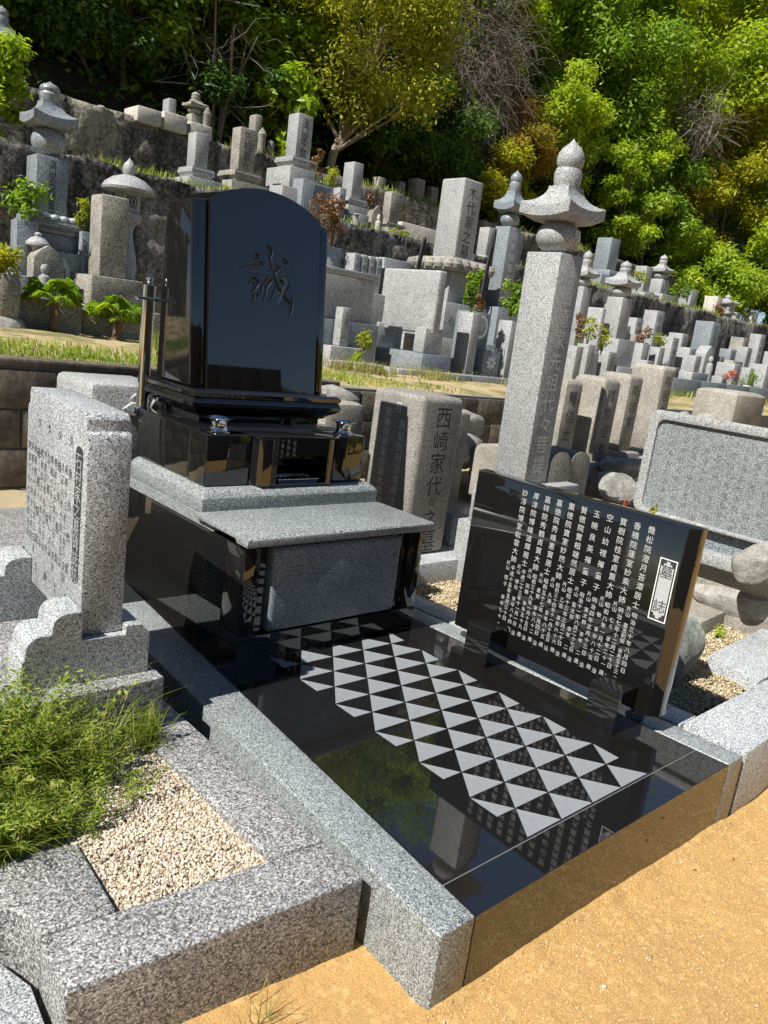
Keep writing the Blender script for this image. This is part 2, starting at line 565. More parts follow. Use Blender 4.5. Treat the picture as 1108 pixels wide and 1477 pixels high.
# ------------------------------------------------------------------ terrain
def vnoise(x, y, s, seed=0):
    """cheap smooth value noise"""
    r = np.random.default_rng(seed).random((64, 64))
    u, v = np.asarray(x) * s, np.asarray(y) * s
    i, j = np.floor(u).astype(int), np.floor(v).astype(int)
    a, b = u - i, v - j
    a, b = a * a * (3 - 2 * a), b * b * (3 - 2 * b)
    g = lambda p, q: r[p % 64, q % 64]
    return (g(i, j) * (1 - a) + g(i + 1, j) * a) * (1 - b) + (g(i, j + 1) * (1 - a) + g(i + 1, j + 1) * a) * b - 0.5

def grid_mesh(name, x0, x1, y0, y1, nx, ny, zf, mat):
    xs, ys = np.linspace(x0, x1, nx), np.linspace(y0, y1, ny)
    X, Y = np.meshgrid(xs, ys)
    v = np.stack([X, Y, zf(X, Y)], -1).reshape(-1, 3)
    i = (np.arange(ny - 1)[:, None] * nx + np.arange(nx - 1)[None]).ravel()
    f = np.stack([i, i + 1, i + nx + 1, i + nx], 1)
    return np_mesh(name, v, f, mat, smooth=True)

def front_z(x, y):
    z = -0.212 - 0.03 * (x + 0.3)
    z = z + 0.016 * vnoise(x, y, 3, 1) + 0.006 * vnoise(x, y, 9, 2) + 0.0035 * vnoise(x, y, 30, 3) + 0.0035 * vnoise(x, y, 80, 4)
    ridge = np.exp(-((y + 0.132 + 0.010 * vnoise(x, y, 14, 6)) / 0.026) ** 2)
    return z + (0.016 + 0.012 * vnoise(x, y, 11, 5)) * ridge

g = MB()
g.add([(-900, -900, -0.32), (900, -900, -0.32), (900, 0.3, -0.32), (-900, 0.3, -0.32)], [(0, 1, 2, 3)])
structure('ground', g, 'sandy_dirt', smooth=False)
d = obj('dirt_path', grid_mesh('dirt_path', -1.75, 3.6, -1.7, 0.26, 560, 205, front_z, 'sandy_dirt'))
d['kind'] = 'structure'

def back_z(x, y):
    up = np.clip((y - 2.44) / 0.2, 0, 1) * 0.34
    right = np.clip((x - 2.05) / 0.25, 0, 1) * np.clip((y - 1.28) / 0.25, 0, 1) * 0.42
    left = np.where((x < -0.55) & (y > 1.3), 0.12, 0)
    low = np.where((x < -1.12) & (y < 0.8), -0.25, 0) + np.where((x > -0.58) & (x < -0.36) & (y < 2.3), -0.15, 0)
    return -0.07 + low + np.maximum(np.maximum(up, right), left) + 0.03 * vnoise(x, y, 4, 8) + 0.012 * vnoise(x, y, 16, 9)
d = obj('grave_ground', grid_mesh('grave_ground', -3.0, 9.0, 0.20, 3.2, 300, 76, back_z, 'grave_soil'))
d['kind'] = 'structure'

def path_z(x, y):
    return 0.93 + 0.022 * (y - 3.05) - 0.014 * np.clip(x, 0, 6)
def path_zn(x, y):
    return path_z(x, y) + 0.025 * vnoise(x, y, 2.2, 12) + 0.012 * vnoise(x, y, 8, 13)
d = obj('terrace_path', grid_mesh('terrace_path', -4.5, 26, 3.16, 7.46, 300, 60, path_zn, 'sandy_path'))
d['kind'] = 'structure'
d = obj('upper_terrace', grid_mesh('upper_terrace', -4.5, 30, 7.5, 9.72, 140, 12,
        lambda x, y: 2.55 + 0.05 * vnoise(x, y, 1.5, 14), 'terrace_soil'))
d['kind'] = 'structure'

def hill_z(x, y):
    return 3.56 + np.clip(y - 10.4, 0, 40) * 0.62 + 0.35 * vnoise(x, y, 0.5, 15) * np.clip((y - 10) / 2, 0, 1) + 0.04 * vnoise(x, y, 3, 16)
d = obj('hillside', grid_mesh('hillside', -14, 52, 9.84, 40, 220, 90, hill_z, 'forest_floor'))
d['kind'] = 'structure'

# low hills far behind the photographer close the horizon that the polished stones mirror
def far_ridge(x, y):
    a = np.arctan2(y, x)
    return -2 + 20 * (1 - np.abs(np.hypot(x, y) - 170) / 40) * (0.8 + 0.35 * np.sin(a * 5 + 1) + 0.15 * np.sin(a * 17))
th = np.linspace(R_(168), R_(372), 150)
rr = np.linspace(130, 210, 9)
T, RR = np.meshgrid(th, rr)
X, Y = RR * np.cos(T), RR * np.sin(T)
v = np.stack([X, Y, np.maximum(far_ridge(X, Y), -2)], -1).reshape(-1, 3)
i = (np.arange(8)[:, None] * 150 + np.arange(149)[None]).ravel()
d = obj('hills', np_mesh('hills', v, np.stack([i, i + 1, i + 151, i + 150], 1), 'far_hill', smooth=True))
d['kind'] = 'structure'

# ------------------------------------------------------------------ retaining walls
def rough_wall(name, x0, x1, y, z0, z1, th, mat, amp, label, seed, cap=0.05):
    nx, nz = int((x1 - x0) * 14), max(6, int((z1 - z0) * 14))
    xs, zs = np.linspace(x0, x1, nx), np.linspace(z0, z1, nz)
    X, Z = np.meshgrid(xs, zs)
    Y = y + amp * (vnoise(X, Z, 2.2, seed) + 0.6 * vnoise(X, Z, 6, seed + 1) + 0.35 * vnoise(X, Z, 14, seed + 2))
    Zt = Z + (Z == zs[-1]) * 0.05 * vnoise(X, Z * 0, 2.5, seed + 3)
    v = np.stack([X, Y, Zt], -1).reshape(-1, 3)
    top = np.stack([xs, np.full(nx, y + th), Zt[-1] + 0.01], -1)
    bot = np.stack([xs, np.full(nx, y + th), np.full(nx, z0)], -1)
    v = np.concatenate([v, top, bot])
    i = (np.arange(nz + 1)[:, None] * nx + np.arange(nx - 1)[None]).ravel()
    f = np.stack([i, i + 1, i + nx + 1, i + nx], 1)
    t = thing(name, label, 'wall', (x0, y, z0))
    v = v - np.array([x0, y, z0])
    o = obj('wall_face', np_mesh('wall_face', v, f, mat, smooth=True), t)
    return t

w1 = rough_wall('retaining_wall', -4, 24, 7.40, 0.75, 2.60, 0.35, 'stained_wall', 0.10,
                'long black-stained retaining wall right behind the lower row of graves', 21)
w2 = rough_wall('retaining_wall', -4, 20, 9.60, 2.40, 3.58, 0.35, 'stained_wall_pale', 0.10,
                'upper stained retaining wall under the trees, carrying the small old stones', 31)
# flat capping stones on the upper wall, below the little rounded grave
for k, x in enumerate((2.95, 3.32, 3.70)):
    m = MB().box(x, x + 0.34, 9.52, 9.95, 3.53, 3.72 + 0.03 * (k % 2))
    part('coping_stone', m, 'marble_pale', w2, 0.02)

t = thing('block_wall', 'low retaining wall of rough brown concrete blocks under the grassy path', 'wall', (0, 3.05, -0.1))
blk = mesh_of(MB().box(-0.197, 0.197, 0, 0.12, 0.003, 0.195), 'block', 'block_concrete', 0.006)
for c in range(6):
    for k in range(27):
        x = -3.0 + 0.4 * k + (0.2 if c % 2 else 0)
        o = obj('block', blk, t, (x, random.uniform(-0.004, 0.004), -0.28 + 0.2 * c + 0.1 - 0.03))
m = MB()
for k in range(27):
    x = -3.0 + 0.4 * k
    zt = 0.03 - 0.014 * min(max(x, 0), 6) * 0.9
m.box(-3.2, 9.0, 3.065, 3.16, -0.2, 0.90)
part('mortar', m, 'joint_grey', t)
m = MB().box(-3.2, 1.6, 3.04, 3.18, 0.903, 0.94)
part('coping', m, 'block_concrete', t, 0.008)

# ------------------------------------------------------------------ the black paved plot
PL = thing('grave_plot', 'polished black paved grave plot with grey triangle pattern and granite kerbs', 'grave plot', (0.32, 0.6, -0.25))
def lin(y, y0, x0, y1, x1):
    return x0 + (x1 - x0) * (y - y0) / (y1 - y0)
LIN = lambda y: lin(y, -0.127, -0.3506, 1.30, -0.232)
RIN = lambda y: lin(y, -0.127, 0.9706, 1.30, 0.871)
LOUT = lambda y: lin(y, -0.127, -0.4715, 1.51, -0.394)
ROUT = lambda y: lin(y, -0.127, 1.085, 1.495, 0.972)
G = 0.0015
def slab(y0, y1, xa, xb, z0=-0.06):
    fa = xa if callable(xa) else (lambda y: xa)
    fb = xb if callable(xb) else (lambda y: xb)
    m = MB().prism([(fa(y0) + G, y0), (fb(y0) - G, y0), (fb(y1) - G, y1), (fa(y1) + G, y1)], z0, -0.002)
    return part('paving_slab', m, 'black_granite', PL, 0.0012, 1)
slab(-0.127, -0.010, LIN, RIN, -0.40)
for y0, y1 in ((-0.005, 0.645), (0.6475, 1.297), (1.30, 2.40)):
    slab(y0, y1, LIN, 0.0)
    slab(y0, y1, 0.0, 0.64)
    slab(y0, y1, 0.64, RIN)
m = MB().prism([(LIN(-0.12) + 0.001, -0.12), (RIN(-0.12) - 0.001, -0.12), (RIN(2.4), 2.4), (LIN(2.4), 2.4)], -0.40, -0.0065)
part('joint', m, 'joint_grey', PL)
kl = MB().prism([(LOUT(-0.128), -0.128), (LIN(-0.128) - 0.001, -0.128), (LIN(2.6) - 0.001, 2.6), (LOUT(2.6), 2.6)], -0.42, 0.0)
part('kerb', kl, 'granite_grey', PL, 0.006, 3)
kr = MB().prism([(RIN(-0.128) + 0.001, -0.128), (ROUT(-0.128), -0.128), (ROUT(2.6), 2.6), (RIN(2.6) + 0.001, 2.6)], -0.42, 0.0)
part('kerb', kr, 'granite_grey', PL, 0.006, 3)
# the etched triangles: twelve rows, base b, height h, every second field light
b, h = 0.16, 0.678 * 0.16
e = 0.0016
def tri_mesh(pts):
    m = MB().prism(pts, -0.0022, -0.0008)
    me = bpy.data.meshes.new('triangle_inlay')
    me.from_pydata(m.v, [], m.f)
    me.materials.append(MAT['etched_granite'])
    return me
full = tri_mesh([(e * 1.6, e), (b - e * 1.6, e), (b / 2, h - e * 2.2)])
half_l = tri_mesh([(b / 2 + e * 0.5, e), (b - e * 1.6, e), (b / 2 + e * 0.5, h - e * 2.2)])
half_r = tri_mesh([(e * 1.6, e), (b / 2 - e * 0.5, e), (b / 2 - e * 0.5, h - e * 2.2)])
po = wloc(PL)
for k in range(12):
    sh = 0.0 if k % 2 == 0 else -b / 2
    for j in range(5):
        x = sh + j * b
        me = full
        if x < -1e-6:
            me = half_l
        if x + b > 0.64 + 1e-6:
            if x + b / 2 > 0.64 - 1e-6:
                me = half_r if x < 0.64 - 1e-6 else None
        if me is None:
            continue
        obj('triangle_inlay', me, PL, Vector((x, k * h - 0.0035, 0)) - po)

# ------------------------------------------------------------------ the black tomb
TB = thing('family_tomb', 'black polished western style family tomb on grey granite base with carved character', 'tomb', (0.32, 1.95, 0))
W0, W1 = -0.145, 0.785
m = MB().box(W0, W1, 1.300, 1.44, -0.002, 0.098)
part('riser', m, 'black_granite', TB, 0.002, 1)
for x0, x1 in ((W0, W0 + 0.068), (W1 - 0.085, W1)):
    m = MB().box(x0, x1, 1.303, 1.442, 0.100, 0.452)
    part('pier', m, 'black_granite', TB, 0.003)
for x0, x1 in ((W0 + 0.070, W0 + 0.11), (W1 - 0.115, W1 - 0.087)):
    m = MB().box(x0, x1, 1.325, 1.44, 0.100, 0.452)
    part('pilaster', m, 'black_granite', TB, 0.002, 1)
m = MB().box(-0.022, 0.648, 1.292, 1.43, 0.103, 0.452)
part('granite_panel', m, 'granite_blue', TB, 0.022, 5)
for x0, x1 in ((W0, W0 + 0.05), (W1 - 0.05, W1)):
    m = MB().box(x0, x1, 1.4425, 2.36, -0.002, 0.452)
    part('side_slab', m, 'black_granite', TB, 0.002, 1)
part('core', MB().box(W0 + 0.051, W1 - 0.051, 1.445, 2.34, 0.0, 0.452), 'joint_dark', TB)
# granite base: a lower tread with a hollowed front, then the upper block
pr = [(1.548, 0.453), (1.535, 0.462), (1.545, 0.478), (1.58, 0.488), (1.60, 0.500), (2.37, 0.500), (2.37, 0.453)]
m = MB().loft([[(x, y, z) for y, z in pr] for x in (W0, W1)])
part('base_tread', m, 'granite_grey', TB, 0.002, 1)
m = MB().rect_loft([(0.0, 0.5005), (0.0, 0.560), (0.012, 0.578), (0.036, 0.5945)], W0, W1, 1.65, 2.38)
part('base_block', m, 'granite_grey', TB, 0.003)
# offering shelf with a turned-down lip
pr = [(1.262, 0.470), (1.262, 0.500), (1.272, 0.508), (1.66, 0.5065), (1.66, 0.484), (1.352, 0.484), (1.340, 0.470)]
m = MB().loft([[(x, y, z) for y, z in pr] for x in (W0 - 0.022, W1 + 0.012)])
part('offering_shelf', m, 'granite_grey', TB, 0.004, 2)
# body block with two pylons, a forward centre and the incense niche
B0, B1 = -0.111, 0.722
nx0, nx1, nz0, nz1 = 0.215, 0.482, 0.604, 0.728
cf = 1.672
for x0, x1 in ((B0, 0.098), (0.548, B1)):
    part('pylon', MB().box(x0, x1, 1.708, 1.86, 0.596, 0.8125), 'black_granite', TB, 0.007, 3)
part('body_block', MB().box(B0 + 0.006, B1 - 0.006, 1.862, 2.36, 0.596, 0.815), 'black_granite', TB, 0.006, 3)
def chamfer_col(xa, xb, flip):
    if not flip:
        poly = [(xa, 1.712), (xa + 0.038, cf), (xb, cf), (xb, 1.855), (xa, 1.855)]
    else:
        poly = [(xa, cf), (xb - 0.038, cf), (xb, 1.712), (xb, 1.855), (xa, 1.855)]
    return MB().prism(poly, 0.596, 0.800)
part('niche_jamb', chamfer_col(0.100, nx0, False), 'black_granite', TB, 0.002, 1)
part('niche_jamb', chamfer_col(nx1, 0.546, True), 'black_granite', TB, 0.002, 1)
# lintel with rounded lower corners
arc = []
r0 = 0.028
for k in range(7):
    a = R_(90 * k / 6)
    arc.append((nx1 - r0 + r0 * math.cos(a), nz1 - r0 + r0 * math.sin(a)))
for k in range(7):
    a = R_(90 + 90 * k / 6)
    arc.append((nx0 + r0 + r0 * math.cos(a), nz1 - r0 + r0 * math.sin(a)))
out = [(nx0 + 0.0005, nz1 - r0 - 0.002), (nx0 + 0.0005, 0.7995), (nx1 - 0.0005, 0.7995), (nx1 - 0.0005, nz1 - r0 - 0.002)]
poly = out + [(x - 0.0005 if x > 0.35 else x + 0.0005, z) for x, z in arc]
m = MB().loft([[(x, y, z) for x, z in poly] for y in (cf + 0.001, 1.85)])
part('niche_lintel', m, 'black_granite', TB)
part('niche_sill', MB().box(nx0 + 0.001, nx1 - 0.001, cf + 0.002, 1.855, 0.596, nz0), 'black_granite', TB, 0.001, 1)
part('niche_slab', MB().box(0.10, 0.546, cf + 0.012, 1.86, 0.8005, 0.811), 'black_granite', TB, 0.004)
# moulded stage under the headstone
m = MB().rect_loft([(0.075, 0.8155), (0.075, 0.842), (0.055, 0.850), (0.042, 0.866), (0.020, 0.878), (0.004, 0.892), (0.0, 0.908), (0.008, 0.924), (0.012, 0.930), (0.004, 0.934), (0.002, 0.950), (0.018, 0.9615)], -0.07, 0.727, 1.925, 2.44)
part('stage', m, 'black_granite', TB)
# headstone: shoulders and a proud arched centre, front leaning back
YF = lambda z: 2.030 + (z - 0.962) * 0.117
HS = part('headstone', MB().loft([[(x, YF(z), z), (x, 2.355, z), (x, 2.355, z2), (x, YF(z2), z2)] for x, z, z2 in ((-0.036, 0.9618, 1.738), (0.0395, 0.9618, 1.748))]), 'black_granite', TB, 0.012, 4)
part('headstone_shoulder', MB().loft([[(x, YF(z), z), (x, 2.355, z), (x, 2.355, z2), (x, YF(z2), z2)] for x, z, z2 in ((0.6205, 0.9618, 1.748), (0.684, 0.9618, 1.738))]), 'black_granite', TB, 0.012, 4)
ol = [(0.040, 0.963)]
xc, zc, half = 0.330, 1.838, 0.290
Rr = (half ** 2 + 0.083 ** 2) / (2 * 0.083)
am = math.asin(half / Rr)
ol = [(0.040, 0.963), (0.620, 0.963)]
for k in range(25):
    a = am - 2 * am * k / 24
    ol.append((xc + Rr * math.sin(a), zc - Rr + Rr * math.cos(a)))
YP = lambda z: YF(z) - 0.018
nxg, nzg = 28, 36
xs_ = np.linspace(0.040, 0.620, nxg + 1)
zs_ = np.linspace(0.963, 1.70, nzg + 1)
V = [(x, YP(z), z) for z in zs_ for x in xs_]
gi = lambda i, j: j * (nxg + 1) + i
F = [(gi(i, j), gi(i + 1, j), gi(i + 1, j + 1), gi(i, j + 1)) for j in range(nzg) for i in range(nxg)]
arc_ = ol[2:]
na = len(arc_)
a0 = len(V); V += [(x, YP(z), z) for x, z in arc_]          # right to left, front
b0 = len(V); V += [(x, 2.353, z) for x, z in arc_]          # back
c0 = len(V); V += [(0.040, 2.353, 0.963), (0.620, 2.353, 0.963)]
F.append(tuple(gi(i, nzg) for i in range(nxg + 1)) + tuple(range(a0, a0 + na)))
F += [(a0 + k, b0 + k, b0 + k + 1, a0 + k + 1) for k in range(na - 1)]
F.append((c0 + 1, c0) + tuple(range(b0 + na - 1, b0 - 1, -1)))
F.append(tuple(gi(nxg, j) for j in range(nzg + 1)) [::1] + (a0, b0, c0 + 1))
F.append((c0, b0 + na - 1, a0 + na - 1) + tuple(gi(0, j) for j in range(nzg, -1, -1)))
F.append(tuple(gi(i, 0) for i in range(nxg, -1, -1)) + (c0, c0 + 1))
m = MB().add(V, F)
CP_ = part('headstone_panel', m, 'black_granite', TB)
_bm = bmesh.new(); _bm.from_mesh(CP_.data)
bmesh.ops.recalc_face_normals(_bm, faces=_bm.faces)
_bm.to_mesh(CP_.data); _bm.free()
# the carved grass-script character, cut into the panel
STROKES = [[(0.2578,1.5565,0.0061),(0.271,1.5492,0.0111),(0.2877,1.5424,0.005)],[(0.1832,1.4853,0.0011),(0.2066,1.4981,0.0019),(0.2319,1.508,0.003),(0.2607,1.5169,0.0072),(0.2868,1.5195,0.0106),(0.3099,1.5216,0.0084),(0.3181,1.5229,0.0034)],[(0.2458,1.4791,0.0011),(0.2651,1.484,0.0056),(0.2831,1.4853,0.0039)],[(0.2345,1.4288,0.0061),(0.2437,1.4448,0.01),(0.2633,1.4434,0.0145),(0.2767,1.4345,0.0118),(0.2643,1.4139,0.0095),(0.2519,1.3934,0.0028),(0.2606,1.3783,0.0062),(0.2643,1.3653,0.0045),(0.2517,1.3502,0.0011)],[(0.2715,1.3933,0.0039),(0.2833,1.3866,0.0062),(0.2903,1.3753,0.0034),(0.2856,1.3665,0.0011)],[(0.3171,1.5955,0.0062),(0.3323,1.5899,0.0135),(0.3445,1.577,0.0124),(0.3453,1.5555,0.0073),(0.3495,1.5344,0.0057),(0.3571,1.511,0.0068),(0.3683,1.4853,0.0063),(0.3795,1.4595,0.0074),(0.3942,1.4339,0.008),(0.4126,1.4058,0.0086),(0.4344,1.3806,0.0092),(0.4526,1.366,0.0128),(0.4653,1.3577,0.0105),(0.4679,1.3368,0.0087),(0.4565,1.3158,0.0023)],[(0.4668,1.4043,0.0012),(0.4713,1.3823,0.0064),(0.4653,1.3577,0.0099)],[(0.392,1.5551,0.0023),(0.4082,1.5549,0.0086),(0.4274,1.549,0.0098),(0.4389,1.5397,0.0052),(0.4338,1.5284,0.0011)],[(0.4077,1.524,0.0023),(0.3908,1.5187,0.0103),(0.3744,1.5026,0.0097),(0.3683,1.4853,0.004)],[(0.3342,1.4941,0.0017),(0.3475,1.4987,0.0028),(0.3557,1.504,0.0023)],[(0.3366,1.4754,0.004),(0.3221,1.4597,0.0073),(0.3094,1.4417,0.0096),(0.3035,1.4218,0.0073),(0.301,1.3998,0.0056),(0.3048,1.3866,0.0017)],[(0.3621,1.468,0.0023),(0.3425,1.4516,0.0113),(0.3281,1.4333,0.0124),(0.3273,1.4086,0.0057),(0.3153,1.3716,0.004),(0.3089,1.3653,0.0014)],[(0.3801,1.443,0.0023),(0.3709,1.417,0.0057),(0.3617,1.3911,0.0051),(0.3473,1.37,0.0014)],[(0.4081,1.4731,0.0034),(0.4254,1.4713,0.0109),(0.434,1.4572,0.0104),(0.4281,1.4328,0.0069),(0.4176,1.4106,0.004),(0.4067,1.38,0.0035),(0.3931,1.3589,0.0014)]]
def stroke_cutter(s, n=10):
    pts = [Vector((a, 0, c)) for a, c, r in s]
    rad = [r for a, c, r in s]
    P, Q = [], []
    m_ = len(pts)
    for k in range(m_ - 1):           # smooth the line
        p0, p1, p2, p3 = pts[max(k - 1, 0)], pts[k], pts[k + 1], pts[min(k + 2, m_ - 1)]
        for q in range(4):
            t_ = q / 4
            P.append(0.5 * ((2 * p1) + (p2 - p0) * t_ + (2 * p0 - 5 * p1 + 4 * p2 - p3) * t_ ** 2 + (3 * p1 - p0 - 3 * p2 + p3) * t_ ** 3))
            Q.append(rad[k] * (1 - t_) + rad[k + 1] * t_)
    P.append(pts[-1]); Q.append(rad[-1])
    mb = MB()
    rings = []
    for k, p in enumerate(P):
        d_ = P[min(k + 1, len(P) - 1)] - P[max(k - 1, 0)]
        d_.normalize()
        s_ = Vector((d_.z, 0, -d_.x))
        r = max(Q[k] * 1.25, 0.0016)
        y0 = YF(p.z) - 0.018
        dep = min(0.8 * r + 0.002, 0.012)
        ring = []
        for (u_, w_) in ((-1.0, -0.004), (1.0, -0.004), (1.0, 0.0), (0.72, 0.8 * dep), (0.0, dep), (-0.72, 0.8 * dep), (-1.0, 0.0)):
            q_ = p + s_ * (u_ * r)
            ring.append((q_.x, y0 + (q_.z - p.z) * 0.117 + w_, q_.z))
        rings.append(ring)
    mb.loft(rings)
    return mb
def bbox(me):
    c = np.empty(len(me.vertices) * 3)
    me.vertices.foreach_get('co', c)
    c = c.reshape(-1, 3)
    return np.concatenate([c.min(0), c.max(0)]) if len(c) else np.zeros(6)
BB0 = bbox(CP_.data)
def face_area(me):
    return sum(p.area for p in me.polygons)
AR0 = face_area(CP_.data)
for s in STROKES:
    for scale_, self_ in ((1.0, True), (1.0, False), (0.8, True), (0.62, True)):
        s2 = [(x, z, r * scale_) for x, z, r in s]
        me = mesh_of(stroke_cutter(s2), 'cutter', 'carved_cut', smooth=False, off=wloc(TB))
        bm = bmesh.new(); bm.from_mesh(me)
        bmesh.ops.recalc_face_normals(bm, faces=bm.faces)
        bm.to_mesh(me); bm.free()
        co = obj('cutter', me)
        co.location = wloc(TB)
        md = CP_.modifiers.new('cut', 'BOOLEAN')
        md.operation = 'DIFFERENCE'
        md.solver = 'EXACT'
        md.use_self = self_
        md.material_mode = 'TRANSFER'
        md.object = co
        bpy.context.view_layer.update()
        dg = bpy.context.evaluated_depsgraph_get()
        nm = bpy.data.meshes.new_from_object(CP_.evaluated_get(dg))
        CP_.modifiers.remove(md)
        bpy.data.objects.remove(co)
        cb = bbox(me) + np.array([-1, -1, -1, 1, 1, 1]) * 0.002
        old = {tuple(np.round(v_.co, 4)) for v_ in CP_.data.vertices}
        stray = [v_ for v_ in nm.vertices if tuple(np.round(v_.co, 4)) not in old and not all(cb[i] <= v_.co[i] <= cb[i + 3] for i in range(3))]
        ok = not stray and len(nm.polygons) > len(CP_.data.polygons) and np.allclose(bbox(nm), BB0, atol=1e-3) and abs(face_area(nm) - AR0) < 0.10 * AR0
        if ok:
            CP_.data = nm
            break
CP_.data.shade_flat()
for p_ in CP_.data.polygons:
    p_.use_smooth = p_.material_index > 0
CP_.data.set_sharp_from_angle(angle=R_(30))

# steel things on the tomb
def vase(x, y, label):
    m = MB().lathe([(0.026, 0), (0.034, 0.001), (0.034, 0.006), (0.027, 0.009), (0.024, 0.02), (0.0245, 0.045), (0.030, 0.058), (0.040, 0.0635), (0.041, 0.066),
                    (0.037, 0.066), (0.027, 0.056), (0.021, 0.045), (0.020, 0.010)], x, y, 32)
    m.v = [(x + (a - x) * 1.4, y + (b_ - y) * 1.4, c * 0.90 + 0.8135) for a, b_, c in m.v]
    t_ = thing('flower_vase', label, 'vase', (x, y, 0.8135), 'steel vases on the black tomb')
    part('cup', m, 'steel', t_)
    w = MB()
    write(w, '片山', (x - 0.012, y - 0.0365, 0.8135 + 0.040), Vector((0.95, -0.31, 0)), ZP, 0.016)
    part('engraving', w, 'dark_paint', t_)['kind'] = 'stuff'
    return t_
vase(-0.028, 1.768, 'polished steel flower cup on the left pylon of the black tomb')
vase(0.628, 1.768, 'polished steel flower cup on the right pylon of the black tomb')
t = thing('incense_tray', 'small steel incense tray inside the niche of the black tomb', 'tray', (0.34, 1.73, 0.604))
m = MB().rect_loft([(0.006, 0.604), (0.004, 0.612), (0.0, 0.622), (0.003, 0.622), (0.010, 0.609)], 0.232, 0.452, 1.685, 1.80)
part('tray', m, 'steel', t)
m = MB()
for k in range(9):
    m.box(0.245 + k * 0.0235, 0.251 + k * 0.0235, 1.692, 1.793, 0.6222, 0.6245)
part('grille', m, 'steel', t)

t = thing('memorial_stick_stand', 'shiny steel rack for memorial sticks behind the black tomb', 'rack', (0.3, 2.42, 0.815))
for x in (-0.062, 0.70):
    m = MB().tube([(x, 2.42, 0.80), (x, 2.42, 1.365)], 0.029, 24)
    p = part('post', m, 'steel', t)
    f_ = MB().lathe([(0.029, 1.365), (0.021, 1.368), (0.012, 1.377), (0.010, 1.381), (0.017, 1.390), (0.018, 1.397), (0.011, 1.408), (0.003, 1.414)], x, 2.42, 16)
    part('finial', f_, 'steel', p)
    part('foot', MB().rect_loft([(0, 0.775), (0.0, 0.80), (0.012, 0.812)], x - 0.06, x + 0.04, 2.375, 2.465), 'steel', t, 0.002)
part('crossbar', MB().tube([(-0.122, 2.39, 1.305), (0.76, 2.39, 1.305)], 0.0075, 10), 'steel', t)
part('bar_knob', MB().lathe([(0.002, 1.294), (0.011, 1.299), (0.0125, 1.305), (0.011, 1.311), (0.002, 1.316)], -0.127, 2.39, 12), 'steel', t)

# ------------------------------------------------------------------ the inscribed memorial board
t = thing('memorial_board', 'black polished memorial board with white inscription standing on two black blocks', 'memorial board', (0.92, 0.64, 0))
zb_ = lambda y: lin(y, 0.1265, 0.070, 1.155, 0.060)
zt_ = lambda y: lin(y, 0.1265, 0.783, 1.155, 0.772)
pl_ = [(0.880, 0.156), (0.916, 0.1265), (0.965, 0.1265), (0.965, 1.155), (0.916, 1.155), (0.880, 1.126)]
m = MB().loft([[(x, y, zb_(y)) for x, y in pl_], [(x, y, zt_(y)) for x, y in pl_]])
BD = part('board', m, 'black_granite', t, 0.004, 2)
for y0, y1 in ((0.210, 0.334), (0.822, 0.950)):
    pr = [(0.757, -0.002), (0.975, -0.002), (0.975, 0.0585), (0.8785, 0.0585), (0.8785, 0.157), (0.872, 0.163), (0.764, 0.163), (0.757, 0.156)]
    m = MB().loft([[(x, y, z) for x, z in pr] for y in (y0, y1)])
    part('support_block', m, 'black_granite', t, 0.0015, 1)
# the lettering, on the face turned to the paved plot
NAMES = ['喬松院澄月荅潭居士', '香積院蓮室妙乘大姉', '寶樹院桂室貞薫大姉', '空山幼裡禪童子', '玉暁良英禪童子', '賢徳院寶相端然居士', '薫徳院寶室妙然大姉', '嘉徳院秀峰惠寳居士', '嘉祥院秀鶴貞寳大姉', '厚淳院博峰道輝居士', '妙淳院博室聡雲大姉']
DATES = ['明治三十年八月四日没', '明治七年十二月二十日没', '昭和八年一月十二日没', '明治四年五月十三日没', '明治十一年八月二十七日没', '昭和十三年三月二十日没', '昭和三十四年十一月十五日没', '昭和五十七年一月四日没', '昭和三十九年一月十五日没', '平成二十三年十一月一日没', '平成十五年五月三十日没']
SUBS = ['嘉吉則榮　享年五十三', 'むら　享年二十一', '敬　享年八十五', '寅太郎　享年　二', '冨太郎　享年　二', '乙造　享年六十六', '久満　享年八十五', '惠寳　享年八十二', '田鶴　享年五十九', '博司　享年八十四', '悟子　享年七十']
m = MB()
XB = 0.8793
for k in range(11):
    y = 0.288 + k * 0.0575
    top = 0.752 - 0.0002 * k
    n_ = len(NAMES[k])
    pitch = 0.318 / n_
    write(m, NAMES[k], (XB, y, top), YM, ZP, 0.0300, pitch)
    d_ = DATES[k]
    pd = 0.272 / len(d_)
    write(m, d_[:-1], (XB, y - 0.004, 0.425), YM, ZP, min(0.0225, pd * 0.95), pd)
    write(m, '没', (XB, y - 0.004, 0.157), YM, ZP, 0.0215)
    sb = SUBS[k]
    write(m, '片山', (XB, y + 0.0225, 0.440), YM, ZP, 0.0205, 0.022)
    ps = 0.203 / len(sb)
    write(m, sb, (XB, y + 0.0225, 0.375), YM, ZP, min(0.0205, ps * 1.05), ps)
    write(m, '歳', (XB, y + 0.0225, 0.163), YM, ZP, 0.0215)
part('inscription', m, 'letter_white', BD)['kind'] = 'stuff'
